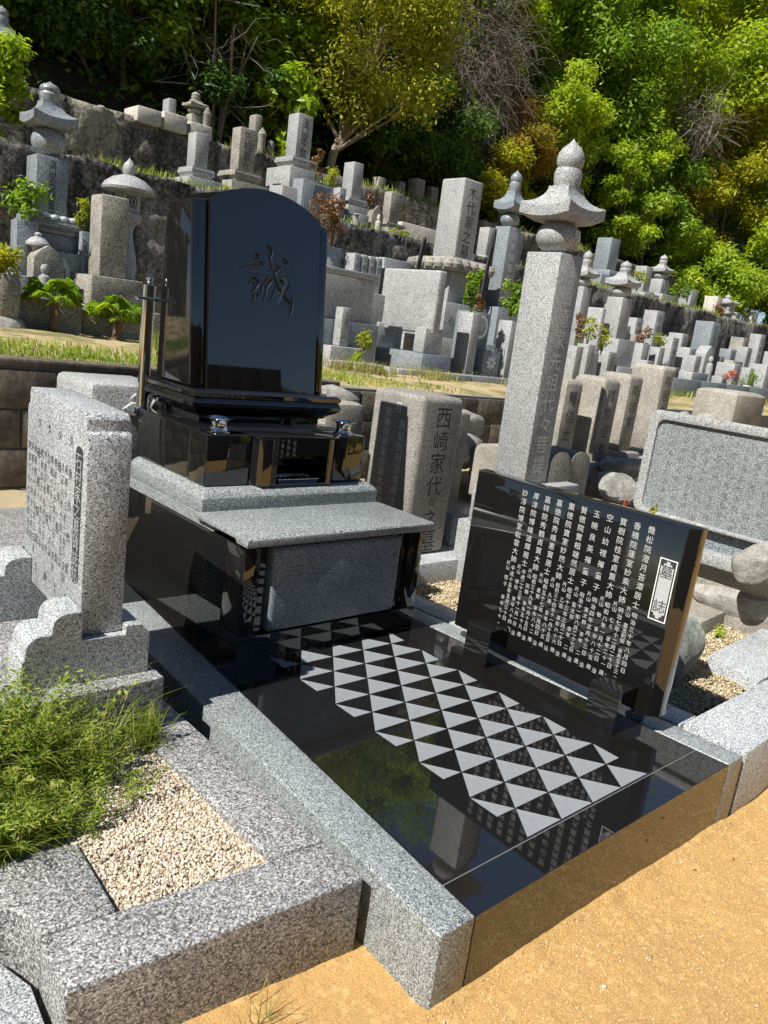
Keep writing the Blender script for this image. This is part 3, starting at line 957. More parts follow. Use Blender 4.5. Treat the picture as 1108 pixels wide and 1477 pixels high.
# title plate: frame line, pale notched plate, two dark characters
y0, y1, z0, z1 = 0.166, 0.234, 0.425, 0.655
fr = MB()
for a0, a1, c0, c1 in ((y0, y1, z1 - 0.004, z1), (y0, y1, z0, z0 + 0.004), (y0, y0 + 0.004, z0 + 0.004, z1 - 0.004), (y1 - 0.004, y1, z0 + 0.004, z1 - 0.004)):
    fr.add([(XB, a0, c0), (XB, a0, c1), (XB, a1, c1), (XB, a1, c0)], [(0, 1, 2, 3)])
part('title_border', fr, 'white_paint', BD)
q = 0.009
k0, k1, j0, j1 = y0 + 0.009, y1 - 0.009, z0 + 0.009, z1 - 0.009
oc = [(k0, j0 + 2 * q), (k0 + q, j0 + 2 * q), (k0 + q, j0 + q), (k0 + 2 * q, j0 + q), (k0 + 2 * q, j0), (k1 - 2 * q, j0), (k1 - 2 * q, j0 + q), (k1 - q, j0 + q), (k1 - q, j0 + 2 * q), (k1, j0 + 2 * q),
      (k1, j1 - 2 * q), (k1 - q, j1 - 2 * q), (k1 - q, j1 - q), (k1 - 2 * q, j1 - q), (k1 - 2 * q, j1), (k0 + 2 * q, j1), (k0 + 2 * q, j1 - q), (k0 + q, j1 - q), (k0 + q, j1 - 2 * q), (k0, j1 - 2 * q)]
pl = MB().add([(XB, a, c) for a, c in oc], [tuple(range(len(oc)))])
part('title_plate', pl, 'plate_pale', BD)
for ch, zz in (('墓', 0.6335), ('誌', 0.5055)):
    part('title_character', write(MB(), ch, (XB - 0.0006, 0.2, zz), YM, ZP, 0.052), 'dark_paint', BD)['kind'] = 'stuff'

# ------------------------------------------------------------------ builders for gravestones
def stones(name, label, cat, pieces, mat, group=None, rot=None):
    """pieces: (part name, x0, x1, y0, y1, z0, z1[, bevel[, material]])"""
    x0 = min(p[1] for p in pieces); x1 = max(p[2] for p in pieces)
    y0 = min(p[3] for p in pieces); y1 = max(p[4] for p in pieces)
    t_ = thing(name, label, cat, ((x0 + x1) / 2, (y0 + y1) / 2, min(p[5] for p in pieces)), group)
    prev_top = {}
    for p in pieces:
        bev = p[7] if len(p) > 7 else 0.008
        part(p[0], MB().box(*p[1:7]), p[8] if len(p) > 8 else mat, t_, bev, 2)
    if rot:
        t_.rotation_euler = tuple(R_(a) for a in rot)
    return t_

def moulded(name_, x0, x1, y0, y1, z0, z1, mat, parent, kind='ogee'):
    h_ = z1 - z0
    k = min(x1 - x0, y1 - y0) * 0.10
    if kind == 'ogee':
        prof = [(k, z0), (k * 0.9, z0 + 0.25 * h_), (k * 0.3, z0 + 0.45 * h_), (0, z0 + 0.55 * h_), (0, z0 + 0.8 * h_), (k * 0.25, z0 + 0.84 * h_), (k * 0.3, z1)]
    else:
        prof = [(0, z0), (0, z0 + 0.55 * h_), (k * 0.4, z0 + 0.8 * h_), (k, z1)]
    return part(name_, MB().rect_loft(prof, x0, x1, y0, y1), mat, parent)

def hip_roof(cx, cy, half, z0, z1, top, lift):
    """curved five-ring roof: square rings, corners swept up"""
    rings = []
    H = z1 - z0
    n = 9
    levels = [(0.72, 0.0, 0.2), (1.0, 0.08, 0.8), (1.0, 0.36, 1.0)]
    for t_ in (0.15, 0.3, 0.45, 0.6, 0.75, 0.9, 1.0):
        levels.append((1.0 + (top / half - 1.0) * (1 - (1 - t_) ** 1.9), 0.36 + 0.64 * t_ ** 1.15, (1 - t_) ** 2.2))
    for s_, zt, lf in levels:
        hw = half * s_
        ring = []
        sides = [((-1, -1), (1, 0)), ((1, -1), (0, 1)), ((1, 1), (-1, 0)), ((-1, 1), (0, -1))]
        for (a, b_), (da, db) in sides:
            for k in range(n):
                u_ = k / n * 2
                x, y = a + da * u_, b_ + db * u_
                e_ = max(abs(x + y) / 2 if False else min(abs(x), abs(y)), 0) ** 2.2
                ring.append((cx + x * hw, cy + y * hw, z0 + H * zt + lift * lf * e_))
        rings.append(ring)
    return MB().loft(rings)

def ball(cx, cy, r, z, sq=0.86, n=24):
    return MB().lathe([(max(r * math.sin(math.pi * k / 12), 0.002), z - r * sq * math.cos(math.pi * k / 12)) for k in range(13)], cx, cy, n)

def jewel(cx, cy, r, z0, z1, n=20):
    H = z1 - z0
    return MB().lathe([(r * 0.75, z0), (r * 0.95, z0 + 0.15 * H), (r, z0 + 0.32 * H), (r * 0.92, z0 + 0.52 * H), (r * 0.66, z0 + 0.70 * H), (r * 0.34, z0 + 0.82 * H), (r * 0.12, z0 + 0.93 * H), (0.002, z1)], cx, cy, n)

def gorinto(label, x0, x1, y0, y1, z0, z1, zb, zr, zc, zj, half, mat, tiers=(), group=None, tilt=None, n=24):
    """five-ring tower. body box z0..z1, ball to zb, roof to zr, bowl to zc, jewel to zj"""
    cx, cy = (x0 + x1) / 2, (y0 + y1) / 2
    zmin = min([z0] + [q[5] for q in tiers])
    t_ = thing('stone_tower', label, 'tower', (cx, cy, zmin), group)
    for q in tiers:
        if q[0] in ('lotus', 'moulding'):
            moulded(q[0], *q[1:7], q[7] if len(q) > 7 else mat, t_, 'ogee' if q[0] == 'moulding' else 'lotus')
        else:
            part(q[0], MB().box(*q[1:7]), q[7] if len(q) > 7 else mat, t_, 0.008)
    w_ = (x1 - x0) / 2
    part('body', MB().box(x0, x1, y0, y1, z0, z1), mat, t_, min(0.01, w_ * 0.08))
    r = max(w_ * 1.04, half * 0.74)
    part('ball', ball(cx, cy, r, (z1 + zb) / 2, (zb - z1) / 2 / r * 1.06, n), mat, t_)
    part('roof', hip_roof(cx, cy, half, zb - 0.012, zr, half * 0.40, (zr - zb) * 0.16), mat, t_)
    rb = half * 0.45
    part('bowl', MB().lathe([(rb * 0.9, zr - 0.004), (rb * 0.98, zr + 0.3 * (zc - zr)), (rb * 1.02, zr + 0.75 * (zc - zr)), (rb * 0.9, zc)], cx, cy, n), mat, t_)
    part('jewel', jewel(cx, cy, rb * 1.0, zc - 0.004, zj, n), mat, t_)
    if tilt:
        t_.rotation_euler = tuple(R_(a) for a in tilt)
    return t_

def rock(name, label, x, y, z, rx, ry, rz, mat, seed, sub=3, rough=0.22, group=None, rotz=0.0, cat='rock'):
    bm = bmesh.new()
    bmesh.ops.create_icosphere(bm, subdivisions=sub, radius=1)
    rg = np.random.default_rng(seed)
    ph = rg.random((8, 3)) * 6
    fr = rg.normal(size=(8, 3)) * np.array([1.6, 1.6, 3.2, 3.2, 5, 5, 8, 8])[:, None]
    am_ = np.array([1, 1, .5, .5, .3, .3, .15, .15]) * rough * 0.5
    pl_ = unit(rg.normal(size=(11, 3)))
    pd_ = rg.uniform(0.58, 0.9, 11)
    for v_ in bm.verts:
        p = np.array(v_.co)
        for a_, d_ in zip(pl_, pd_):           # flat broken faces
            s_ = p @ a_
            if s_ > d_:
                p = p - a_ * (s_ - d_) * 0.92
        k = 1 + float((am_ * np.sin(fr @ p + ph[:, 0])).sum())
        p = p * k
        v_.co = (p[0] * rx, p[1] * ry, p[2] * rz)
    me = bpy.data.meshes.new(name)
    bm.to_mesh(me); bm.free()
    finish(me, mat, True, 22)
    o = obj(name, me, None, (x, y, z))
    o.rotation_euler.z = rotz
    o['label'] = label
    o['category'] = cat
    if group:
        o['group'] = group
    return o

def pebbles(name, pts, sizes, mat, parent=None, rng=RNG, seg='ico'):
    """many little stones in one mesh"""
    if seg == 'ico':
        g_ = (1 + 5 ** 0.5) / 2
        bv = unit(np.array([(-1, g_, 0), (1, g_, 0), (-1, -g_, 0), (1, -g_, 0), (0, -1, g_), (0, 1, g_), (0, -1, -g_), (0, 1, -g_), (g_, 0, -1), (g_, 0, 1), (-g_, 0, -1), (-g_, 0, 1)], float))
        bf = np.array([(0, 11, 5), (0, 5, 1), (0, 1, 7), (0, 7, 10), (0, 10, 11), (1, 5, 9), (5, 11, 4), (11, 10, 2), (10, 7, 6), (7, 1, 8), (3, 9, 4), (3, 4, 2), (3, 2, 6), (3, 6, 8), (3, 8, 9), (4, 9, 5), (2, 4, 11), (6, 2, 10), (8, 6, 7), (9, 8, 1)])
    else:
        bv = np.array([(1, 0, 0), (0, 1, 0), (-1, 0, 0), (0, -1, 0), (0, 0, 1), (0, 0, -1)], float)
        bf = np.array([(0, 1, 4), (1, 2, 4), (2, 3, 4), (3, 0, 4), (1, 0, 5), (2, 1, 5), (3, 2, 5), (0, 3, 5)])
    N, K = len(pts), len(bv)
    jit = bv[None] * rng.uniform(0.72, 1.25, (N, K, 1))
    sc = sizes[:, None] * np.stack([rng.uniform(0.8, 1.35, N), rng.uniform(0.7, 1.0, N), rng.uniform(0.5, 0.85, N)], 1)
    q = jit * sc[:, None, :]
    ax = unit(rng.normal(size=(N, 3)) * np.array([0.5, 0.5, 1]))
    an = rng.uniform(0, 6.28, N)
    c_, s_ = np.cos(an)[:, None, None], np.sin(an)[:, None, None]
    A = ax[:, None, :]
    q = q * c_ + np.cross(np.broadcast_to(A, q.shape), q) * s_ + A * (A * q).sum(-1, keepdims=True) * (1 - c_)
    v_ = (q + pts[:, None, :]).reshape(-1, 3)
    f_ = (bf[None] + (np.arange(N) * K)[:, None, None]).reshape(-1, 3)
    o = obj(name, np_mesh(name, v_, f_, mat, np.repeat(rng.random(N), K)), parent)
    o['kind'] = 'stuff'
    return o

def blades(pts, height, width, lean, rng, tint=None, up=(0, 0, 1)):
    """grass: bent ribbons, three pairs of points"""
    N = len(pts)
    hh = height * rng.uniform(0.5, 1.25, N)
    az = rng.uniform(0, 6.283, N)
    ln = lean * rng.uniform(0.15, 1.3, N)
    dr = np.stack([np.cos(az), np.sin(az), np.zeros(N)], 1)
    sd = np.stack([-np.sin(az), np.cos(az), np.zeros(N)], 1)
    V = np.empty((N, 7, 3))
    for k, (u_, w_) in enumerate(((0, 1.0), (0.4, 0.85), (0.75, 0.55))):
        p = pts + dr * (hh * ln * u_ ** 1.8)[:, None] + np.array([0, 0, 1.0]) * (hh * (u_ - 0.25 * ln * u_ ** 2))[:, None]
        V[:, 2 * k] = p - sd * width * w_ * 0.5
        V[:, 2 * k + 1] = p + sd * width * w_ * 0.5
    V[:, 6] = pts + dr * (hh * ln)[:, None] + np.array([0, 0, 1.0]) * (hh * (1 - 0.32 * ln))[:, None]
    i = np.arange(N)[:, None] * 7
    F = np.concatenate([i + np.array([[a, b_, c_]]) for a, b_, c_ in ((0, 1, 3), (0, 3, 2), (2, 3, 5), (2, 5, 4), (4, 5, 6))])
    if tint is None:
        tint = rng.random(N)
    return V.reshape(-1, 3), F, np.repeat(tint, 7)

def plant(name, label, cat, x, y, z, rx, rz, n, leaf, mat, rng, stems=5, aspect=0.4, group=None, clumps=7, stem_mat='stem_green', lift=0.5):
    t_ = thing(name, label, cat, (x, y, z), group)
    m_ = MB()
    cs = []
    for k in range(clumps):
        a = rng.uniform(0, 6.28)
        r_ = rx * rng.uniform(0.15, 0.75)
        zz = rz * (0.3 + 0.75 * (k + 0.5) / clumps)
        c_ = np.array([r_ * math.cos(a), r_ * math.sin(a), zz])
        cs.append(c_)
        m_.tube([(0, 0, -0.03), tuple(c_ * np.array([0.35, 0.35, 0.5])), tuple(c_)], [0.006, 0.005, 0.002], 5)
    part('stems', m_, stem_mat, t_, world=False)
    v_, f_, tt = clump_leaves(cs, [rx * 0.5] * clumps, [n // clumps] * clumps, leaf, rng, flat=0.85, aspect=aspect, shell=0.2, tintrange=0.6)
    o = obj('foliage', np_mesh('foliage', v_, f_, mat, tt), t_)
    o['kind'] = 'stuff'
    return t_

def fan_palm(label, x, y, z, h_, rng, r_=0.17):
    t_ = thing('fan_palm', label, 'palm', (x, y, z), 'little fan palms by the path')
    part('trunk', MB().tube([(0, 0, -0.05), (0.01, 0, h_ * 0.4), (0, 0.01, h_ * 0.62)], [0.045, 0.035, 0.025], 9), 'palm_trunk', t_, world=False)
    for k in range(17):
        az = k * 2.4 + rng.uniform(-.3, .3)
        el = rng.uniform(0.15, 1.15)
        d_ = np.array([math.cos(az) * math.cos(el), math.sin(az) * math.cos(el), math.sin(el)])
        b0 = np.array([0, 0, h_ * 0.6])
        L = r_ * rng.uniform(0.6, 0.95)
        hub = b0 + d_ * L
        m_ = MB().tube([tuple(b0), tuple(b0 + d_ * L * 0.5 + np.array([0, 0, 0.01])), tuple(hub)], [0.005, 0.004, 0.003], 4)
        s_ = np.cross(d_, [0, 0, 1]); s_ /= np.linalg.norm(s_)
        n_ = np.cross(s_, d_)
        V, F = [], []
        for j in range(19):
            a = R_(-120 + 240 * j / 18)
            q = d_ * math.cos(a) + s_ * math.sin(a)
            ll = r_ * (0.75 - 0.18 * abs(a) / 2) * rng.uniform(0.85, 1.1)
            w_ = np.cross(n_, q) * 0.0034
            mid = hub + q * ll * 0.55
            tip = hub + q * ll - n_ * ll * 0.25 - np.array([0, 0, ll * 0.35])
            o_ = len(V)
            V += [hub, mid + w_, tip, mid - w_]
            F += [(o_, o_ + 1, o_ + 2), (o_, o_ + 2, o_ + 3)]
        me = np_mesh('frond', np.array(V), np.array(F), 'leaf_mid', np.full(len(V), 0.3 + 0.7 * rng.random()))
        fo = obj('frond', me, t_)
        part('stalk', m_, 'stem_green', fo, world=False)
    return t_

def name_on(t_, txt='先祖代々之墓', mat='carved_shadow'):
    """a carved line on the front of a gravestone's body"""
    b_ = [c for c in t_.children if c.name.startswith('body')][0]
    lo = np.array([v_.co for v_ in b_.data.vertices]).min(0) + np.array(wloc(b_))
    hi = np.array([v_.co for v_ in b_.data.vertices]).max(0) + np.array(wloc(b_))
    H = hi[2] - lo[2]
    s_ = min((hi[0] - lo[0]) * 0.5, H * 0.9 / len(txt))
    letters('inscription', [(txt, ((lo[0] + hi[0]) / 2, lo[1] - 0.002, hi[2] - H * 0.06), XP, ZP, s_, H * 0.86 / len(txt))], mat, b_)

def letters(name_, texts, mat, parent):
    m_ = MB()
    for a in texts:
        write(m_, *a)
    o = part(name_, m_, mat, parent)
    o['kind'] = 'stuff'
    return o

# ------------------------------------------------------------------ left neighbour plot
LP = thing('grave_plot', 'coarse grey granite kerbs round a gravel plot overgrown with grass', 'grave plot', (-0.85, 0.6, -0.3))
def kerb(poly, z0=-0.42, z1=0.0, mat='granite_coarse', bev=0.007):
    return part('kerb', MB().prism(poly, z0, z1), mat, LP, bev, 3)
kerb([(-1.193, 0.174), (-0.493, 0.115), (-0.493, 0.2775), (-0.646, 0.291), (-1.026, 0.3255), (-1.1855, 0.338)])
kerb([(-0.646, 0.2935), (-0.4935, 0.280), (-0.525, 1.90), (-0.700, 1.90)])
cv = [(-1.183 - 0.055 * (1 - math.cos(a)), 0.3445 + 0.118 * math.sin(a)) for a in [R_(90 * k / 8) for k in range(9)]]
kerb([(-1.105, 0.3335), (-1.027, 0.3275), (-1.016, 0.589), (-1.182, 0.622), (-1.60, 0.70), (-1.60, 0.52)] + [(-1.36, 0.485)] + cv[::-1])
part('lower_slab', MB().prism([(-1.9, 0.10), (-1.215, 0.16), (-1.203, 0.33), (-1.245, 0.45), (-1.38, 0.475), (-1.9, 0.5)], -0.3, -0.105), 'granite_light', LP, 0.004)
part('platform', MB().box(-1.45, -0.600, 0.995, 2.01, -0.05, 0.172), 'granite_coarse', LP, 0.006)
rg = np.random.default_rng(5)
P = np.stack([rg.uniform(-1.30, -0.60, 27000), rg.uniform(0.28, 1.02, 27000)], 1)
inside = (P[:, 0] < -0.638 - 0.033 * (P[:, 1] - 0.29)) & (P[:, 1] > 0.297 - 0.092 * (P[:, 0] + 0.646)) & ~((P[:, 0] < -1.012) & (P[:, 1] < 0.592))
P = P[inside]
pz = -0.022 + 0.014 * vnoise(P[:, 0], P[:, 1], 7, 40) + rg.uniform(-0.002, 0.004, len(P))
pebbles('gravel', np.column_stack([P, pz]) - np.array(LP.location), 0.0022 + 0.0046 * rg.random(len(P)) ** 1.7, 'pebble', LP, rg)
bed = MB().prism([(-1.02, 0.33), (-0.64, 0.295), (-0.675, 0.99), (-1.5, 0.99), (-1.5, 0.66), (-1.02, 0.60)], -0.2, -0.027)
part('gravel_bed', bed, 'grave_soil', LP)
for k, (x, y, s_) in enumerate(((-0.735, 0.86, 0.011), (-0.76, 0.80, 0.010), (-0.80, 0.79, 0.013), (-0.705, 0.75, 0.009), (-0.83, 0.68, 0.006))):
    rock('pebble', ['dark pebble by the grass tuft near the kerb', 'flat grey pebble on the gravel', 'largest dark pebble on the gravel', 'dark pebble next to the granite kerb', 'small rust coloured pebble on the gravel'][k],
         x, y, -0.016, s_, s_ * 0.7, s_ * 0.5, 'rock_warm' if k == 4 else 'rock_grey', 60 + k, 2, cat='pebble')

# grass and weeds of that plot
def grass_patch(name, label, parts_, mat):
    v_, f_, t_ = join_np(parts_)
    o = obj(name, np_mesh(name, v_, f_, mat, t_))
    o['kind'] = 'stuff'
    o['label'] = label
    o['category'] = 'grass'
    return o
def region(n, x0, x1, y0, y1, fn, rng):
    P_ = np.stack([rng.uniform(x0, x1, n), rng.uniform(y0, y1, n)], 1)
    k = fn(P_[:, 0], P_[:, 1]) > rng.random(n)
    return P_[k]
rg = np.random.default_rng(8)
dens = lambda x, y: np.clip(-0.42 + (y - 0.66) * 2.4 - (x + 0.90) * 3.4 + 2.0 * vnoise(x, y, 6, 41), 0, 1) * (y > 0.60) * np.clip(0.75 + 1.6 * vnoise(x, y, 13, 42), 0.1, 1)
P = region(8500, -1.30, -0.64, 0.58, 0.99, dens, rg)
P3 = np.column_stack([P, np.full(len(P), -0.025)])
tall = lambda p: 1 + 1.7 * np.clip((p[:, 1] - 0.78) / 0.16, 0, 1) * np.clip((-p[:, 0] - 0.72) / 0.12, 0, 1)
hv = (0.6 + 1.1 * (vnoise(P[:, 0], P[:, 1], 9, 43) + 0.5)) * tall(P)
g1 = blades(P3, 0.085 * hv, 0.0019, 1.1, rg, np.clip(0.25 + 0.55 * rg.random(len(P)) + 0.5 * vnoise(P[:, 0], P[:, 1], 7, 49), 0, 1))
P = region(1700, -1.3, -0.66, 0.64, 0.99, dens, rg)
P3 = np.column_stack([P, np.full(len(P), -0.025)])
g2 = blades(P3, 0.13 * tall(P), 0.0019, 1.15, rg, np.clip(0.5 + 0.5 * rg.random(len(P)), 0, 1))
# feathery weeds: whorled leaflets on stalks
lv = []
P = region(5200, -1.3, -0.66, 0.62, 0.98, lambda x, y: np.clip(dens(x, y) + 0.03 * (x < -0.78), 0, 1) * np.clip((-0.66 - x) / 0.1, 0.1, 1), rg)
for p in P[:1700]:
    hh = rg.uniform(0.04, 0.12) * float(tall(p[None])[0])
    k = 34
    u_ = np.linspace(0.15, 1, k)
    az = np.arange(k) * 2.4 + rg.uniform(0, 6)
    ln = rg.normal(size=2) * 0.35
    w_ = 0.016 * (1.1 - u_ * 0.6)
    c_ = np.stack([p[0] + ln[0] * u_ ** 2 * hh + np.cos(az) * w_, p[1] + ln[1] * u_ ** 2 * hh + np.sin(az) * w_, -0.02 + u_ * hh], 1)
    nn = np.stack([np.cos(az) * 0.3, np.sin(az) * 0.3, np.full(k, 0.8)], 1) + rg.normal(size=(k, 3)) * 0.25
    wd_ = rg.choice([0.14, 0.18, 0.42], p=[0.5, 0.3, 0.2])
    lv.append(leaf_arrays(c_, nn, rg.uniform(0.014, 0.030), wd_, 0.2, rg, np.clip(np.full(k, rg.uniform(0.05, 0.85)) + rg.uniform(-0.15, 0.15, k), 0, 1)))
P = region(700, -1.3, -0.68, 0.62, 0.99, dens, rg)
g3 = blades(np.column_stack([P, np.full(len(P), -0.025)]), 0.16, 0.0032, 0.8, rg, np.full(len(P), 0.98))
P = region(480, -1.35, -0.80, 0.80, 0.99, lambda x, y: np.clip(0.9 - (x + 1.0) * 2.5 + vnoise(x, y, 9, 55), 0, 1), rg)
g4 = blades(np.column_stack([P, np.full(len(P), -0.025)]), 0.30, 0.0024, 0.75, rg, 0.3 + 0.6 * rg.random(len(P)))
P = region(420, -1.0, -0.64, 0.90, 0.985, lambda x, y: np.clip(0.5 + 1.6 * vnoise(x, y, 12, 56), 0, 1), rg)
g5 = blades(np.column_stack([P, np.full(len(P), -0.025)]), 0.12, 0.0022, 1.0, rg, 0.3 + 0.6 * rg.random(len(P)))
grass_patch('grass', 'lush green grass and weeds growing over the left gravel plot', [g1, g2, g3, g4, g5] + lv, 'grass_blade')
tuft = lambda cx, cy, z, n, r_, h_: blades(np.column_stack([rg.normal(cx, r_, n), rg.normal(cy, r_, n), np.full(n, z)]), h_, 0.0026, 0.45, rg)
grass_patch('grass_tuft', 'tall grass tuft between the gravel and the left granite kerb', [tuft(-0.665, 0.955, -0.02, 150, 0.02, 0.14), tuft(-0.672, 0.925, -0.02, 60, 0.012, 0.09), tuft(-0.585, 1.03, 0.0, 16, 0.012, 0.12)], 'grass_blade')
grass_patch('grass_tuft', 'thin dry grass sprouting from the dirt at the foot of the kerb', [tuft(-0.80, 0.06, -0.21, 26, 0.02, 0.10)], 'grass_dry')
grass_patch('grass_tuft', 'tiny green sprout alone on the beige gravel', [tuft(-0.965, 0.60, -0.02, 30, 0.006, 0.02)], 'grass_blade')

# the upright granite slab with engraved records
tz = 0.310
TL = thing('inscribed_slab', 'light granite record slab on two scrolled feet, engraved with black columns of writing', 'memorial slab', (-0.752, 1.40, 0.172))
sx0, sx1, sy0, sy1 = -0.816, -0.690, 1.09, 1.70
zt = 0.972
pr = [(sx0, tz), (sx1, tz), (sx1, zt - 0.075), (sx1 - 0.006, zt - 0.062), (sx1 - 0.018, zt - 0.056), (sx1 - 0.018, zt - 0.020), (sx1 - 0.024, zt - 0.006), (sx1 - 0.038, zt), (sx0 + 0.004, zt)]
# side view of the slab: a stepped, rounded end at each short side
def slab_end(x):
    return [(x, sy0, tz), (x, sy1, tz), (x, sy1, zt - 0.075), (x, sy1 - 0.005, zt - 0.060), (x, sy1 - 0.02, zt - 0.052), (x, sy1 - 0.02, zt - 0.018), (x, sy1 - 0.03, zt - 0.002), (x, sy1 - 0.045, zt),
            (x, sy0 + 0.045, zt), (x, sy0 + 0.03, zt - 0.004), (x, sy0 + 0.02, zt - 0.018), (x, sy0 + 0.02, zt - 0.052), (x, sy0 + 0.008, zt - 0.058), (x, sy0, zt - 0.075)]
SL = part('slab', MB().loft([slab_end(sx0), slab_end(sx1)]), 'granite_light', TL, 0.003, 2)
def foot(y0, y1):
    pr_ = [(-0.985, 0.172), (-0.611, 0.172), (-0.611, 0.300), (-0.640, 0.336), (-0.6885, 0.336), (-0.6885, 0.308), (-0.8175, 0.308), (-0.8175, 0.398)]
    pr_ += [(-0.862 - 0.042 * math.sin(R_(a)), 0.356 + 0.042 * math.cos(R_(a))) for a in range(0, 100, 15)]
    pr_ += [(-0.905, 0.338)]
    pr_ += [(-0.930 - 0.045 * math.sin(R_(a)), 0.293 + 0.045 * math.cos(R_(a))) for a in range(0, 100, 15)]
    pr_ += [(-0.976, 0.270), (-0.985, 0.262)]
    return part('foot', MB().loft([[(x, y, z) for x, z in pr_] for y in (y1, y0)]), 'granite_light', TL, 0.0025, 1)
foot(1.062, 1.20)
foot(1.60, 1.74)
XS = sx0 - 0.0008
# dark sunk title band with pale characters
bd = MB()
y0, y1, z0, z1 = 1.128, 1.190, 0.452, 0.868
ol = []
for k in range(9):
    a = R_(180 * k / 8)
    ol.append((XS, (y0 + y1) / 2 - (y1 - y0) / 2 * math.cos(a), z1 - 0.02 + 0.02 * math.sin(a)))
for k in range(9):
    a = R_(180 * k / 8)
    ol.append((XS, (y0 + y1) / 2 + (y1 - y0) / 2 * math.cos(a), z0 + 0.02 - 0.02 * math.sin(a)))
bd.add(ol, [tuple(range(len(ol)))])
part('title_band', bd, 'dark_paint', SL)
letters('title', [('石村家之墓碑誌銘', (XS - 0.0006, 1.159, 0.850), YM, ZP, 0.052, 0.0492, 1.05)], 'granite_light', SL)
COLS = ['久　香　貞　妙　信　女', '昭和十三年二月一日没', '大正六年十月十日没', '久　慈　光　院　信　士', '明治二十年三月八日没', '昭和三十一年一月没', '久　宗　寿　院　大　姉', '平成三年九月七日没', '昭和五十八年六月没', '久　徳　照　院　居　士', '昭和四十年五月三日没', '平成十一年十二月没', '明治三十七年四月没']
letters('inscription', [(c_, (XS, 1.232 + 0.036 * k, 0.885 if len(c_) > 10 and c_[0] == '久' else 0.79), YM, ZP, 0.036 if c_[0] == '久' else 0.030, 0.049 if c_[0] == '久' else 0.038, 0.95) for k, c_ in enumerate(COLS)], 'dark_paint', SL)
TL.rotation_euler.z = R_(-3)

# grey stone with a carved flourish behind that slab
t = stones('gravestone', 'low grey gravestone with carved strokes half hidden behind the record slab', 'gravestone',
           [('body', -0.285, 0.12, 2.47, 2.93, 0.25, 0.905, 0.03)], 'granite_pillar')
m = MB()
for s_ in ([(-0.10, 0.84), (-0.07, 0.865), (-0.05, 0.86)], [(-0.135, 0.79), (-0.09, 0.82), (-0.03, 0.825), (-0.01, 0.845)], [(-0.14, 0.735), (-0.10, 0.765), (-0.085, 0.80), (-0.045, 0.835)], [(0.01, 0.74), (0.0, 0.80), (0.03, 0.85)]):
    m.tube([(x, 2.468, z) for x, z in s_], [0.003, 0.007, 0.006, 0.002][:len(s_)], 6)
part('carved_strokes', m, 'carved_light', t)
stones('stone_slab', 'grey granite slab lying between the record slab and the block wall', 'stone', [('slab', -0.92, -0.40, 2.03, 2.62, -0.1, 0.30, 0.006)], 'granite_coarse')
stones('stone_slab', 'dark polished stone block at the left edge behind the record slab', 'stone', [('block', -1.5, -0.93, 2.02, 2.5, 0.0, 0.33, 0.004)], 'granite_bluish_far')
stones('stone_post', 'small granite post at the far left edge of the picture', 'post', [('post', -1.16, -0.985, 1.78, 2.0, 0.1, 0.46, 0.01)], 'granite_light')
stones('stone_post', 'narrow pale stone post between the record slab and the black tomb', 'post', [('post', -0.235, -0.205, 2.33, 2.36, 0.3, 0.80, 0.004)], 'granite_old')

# ------------------------------------------------------------------ right neighbour plot
RP = thing('grave_plot', 'light granite kerbs and flat slabs round the gravel right of the board', 'grave plot', (2.0, 0.2, -0.3))
part('kerb', MB().prism([(1.108, -0.130), (4.2, -0.02), (4.2, 0.19), (1.108, 0.118)], -0.42, 0.004), 'granite_light', RP, 0.006)
part('kerb', MB().prism([(1.095, 0.122), (1.235, 0.125), (1.16, 1.47), (0.992, 1.47)], -0.3, -0.002), 'granite_light', RP, 0.005)
part('kerb', MB().prism([(0.988, 1.475), (1.13, 1.475), (1.11, 2.5), (0.95, 2.5)], -0.3, -0.002), 'granite_light', RP, 0.005)
part('flat_slab', MB().prism([(1.86, 0.150), (4.2, 0.20), (4.2, 0.58), (1.93, 0.425)], -0.3, 0.0), 'granite_light', RP, 0.005)
part('flat_slab', MB().prism([(2.32, 0.655), (2.86, 0.70), (2.80, 0.98), (2.25, 0.93)], -0.3, 0.02), 'granite_old', RP, 0.008)
rg = np.random.default_rng(15)
P = np.stack([rg.uniform(1.0, 3.4, 34000), rg.uniform(0.12, 2.1, 34000)], 1)
keep = (P[:, 0] > 1.235 - 0.062 * P[:, 1]) & (P[:, 0] < 2.1 + (P[:, 1] < 1.1) * 1.3)
P = P[keep]
pebbles('gravel', np.column_stack([P, back_z(P[:, 0], P[:, 1]) + 0.006 + rg.uniform(0, 0.006, len(P))]) - np.array(RP.location), rg.uniform(0.004, 0.009, len(P)), 'pebble_sunny', RP, rg, 'oct')
rock('boulder', 'large greenish boulder on the gravel behind the black board', 1.62, 0.47, 0.055, 0.20, 0.17, 0.21, 'rock_green', 3, 4, 0.18)
rock('rock', 'rough split stone at the right edge in front of the pale record slab', 2.47, 0.525, 0.375, 0.10, 0.115, 0.125, 'rock_warm', 9, 4, 0.10)
rock('rock', 'long low granite boulder under the pale record slab', 2.92, 0.62, 0.06, 0.30, 0.42, 0.17, 'rock_warm', 12, 4, 0.12)
for k, (x, y, lab) in enumerate(((1.95, 0.98, 'green weed beside the flat slab near the boulder'), (2.42, 0.60, 'green weed on the gravel below the split stone'), (2.05, 0.545, 'small green weed at the edge of the big granite slab'))):
    plant('weed', lab, 'plant', x, y, back_z(np.array(x), np.array(y)) + 0.01, 0.05, 0.05, 120, 0.02, 'leaf_bright', rg, clumps=4)

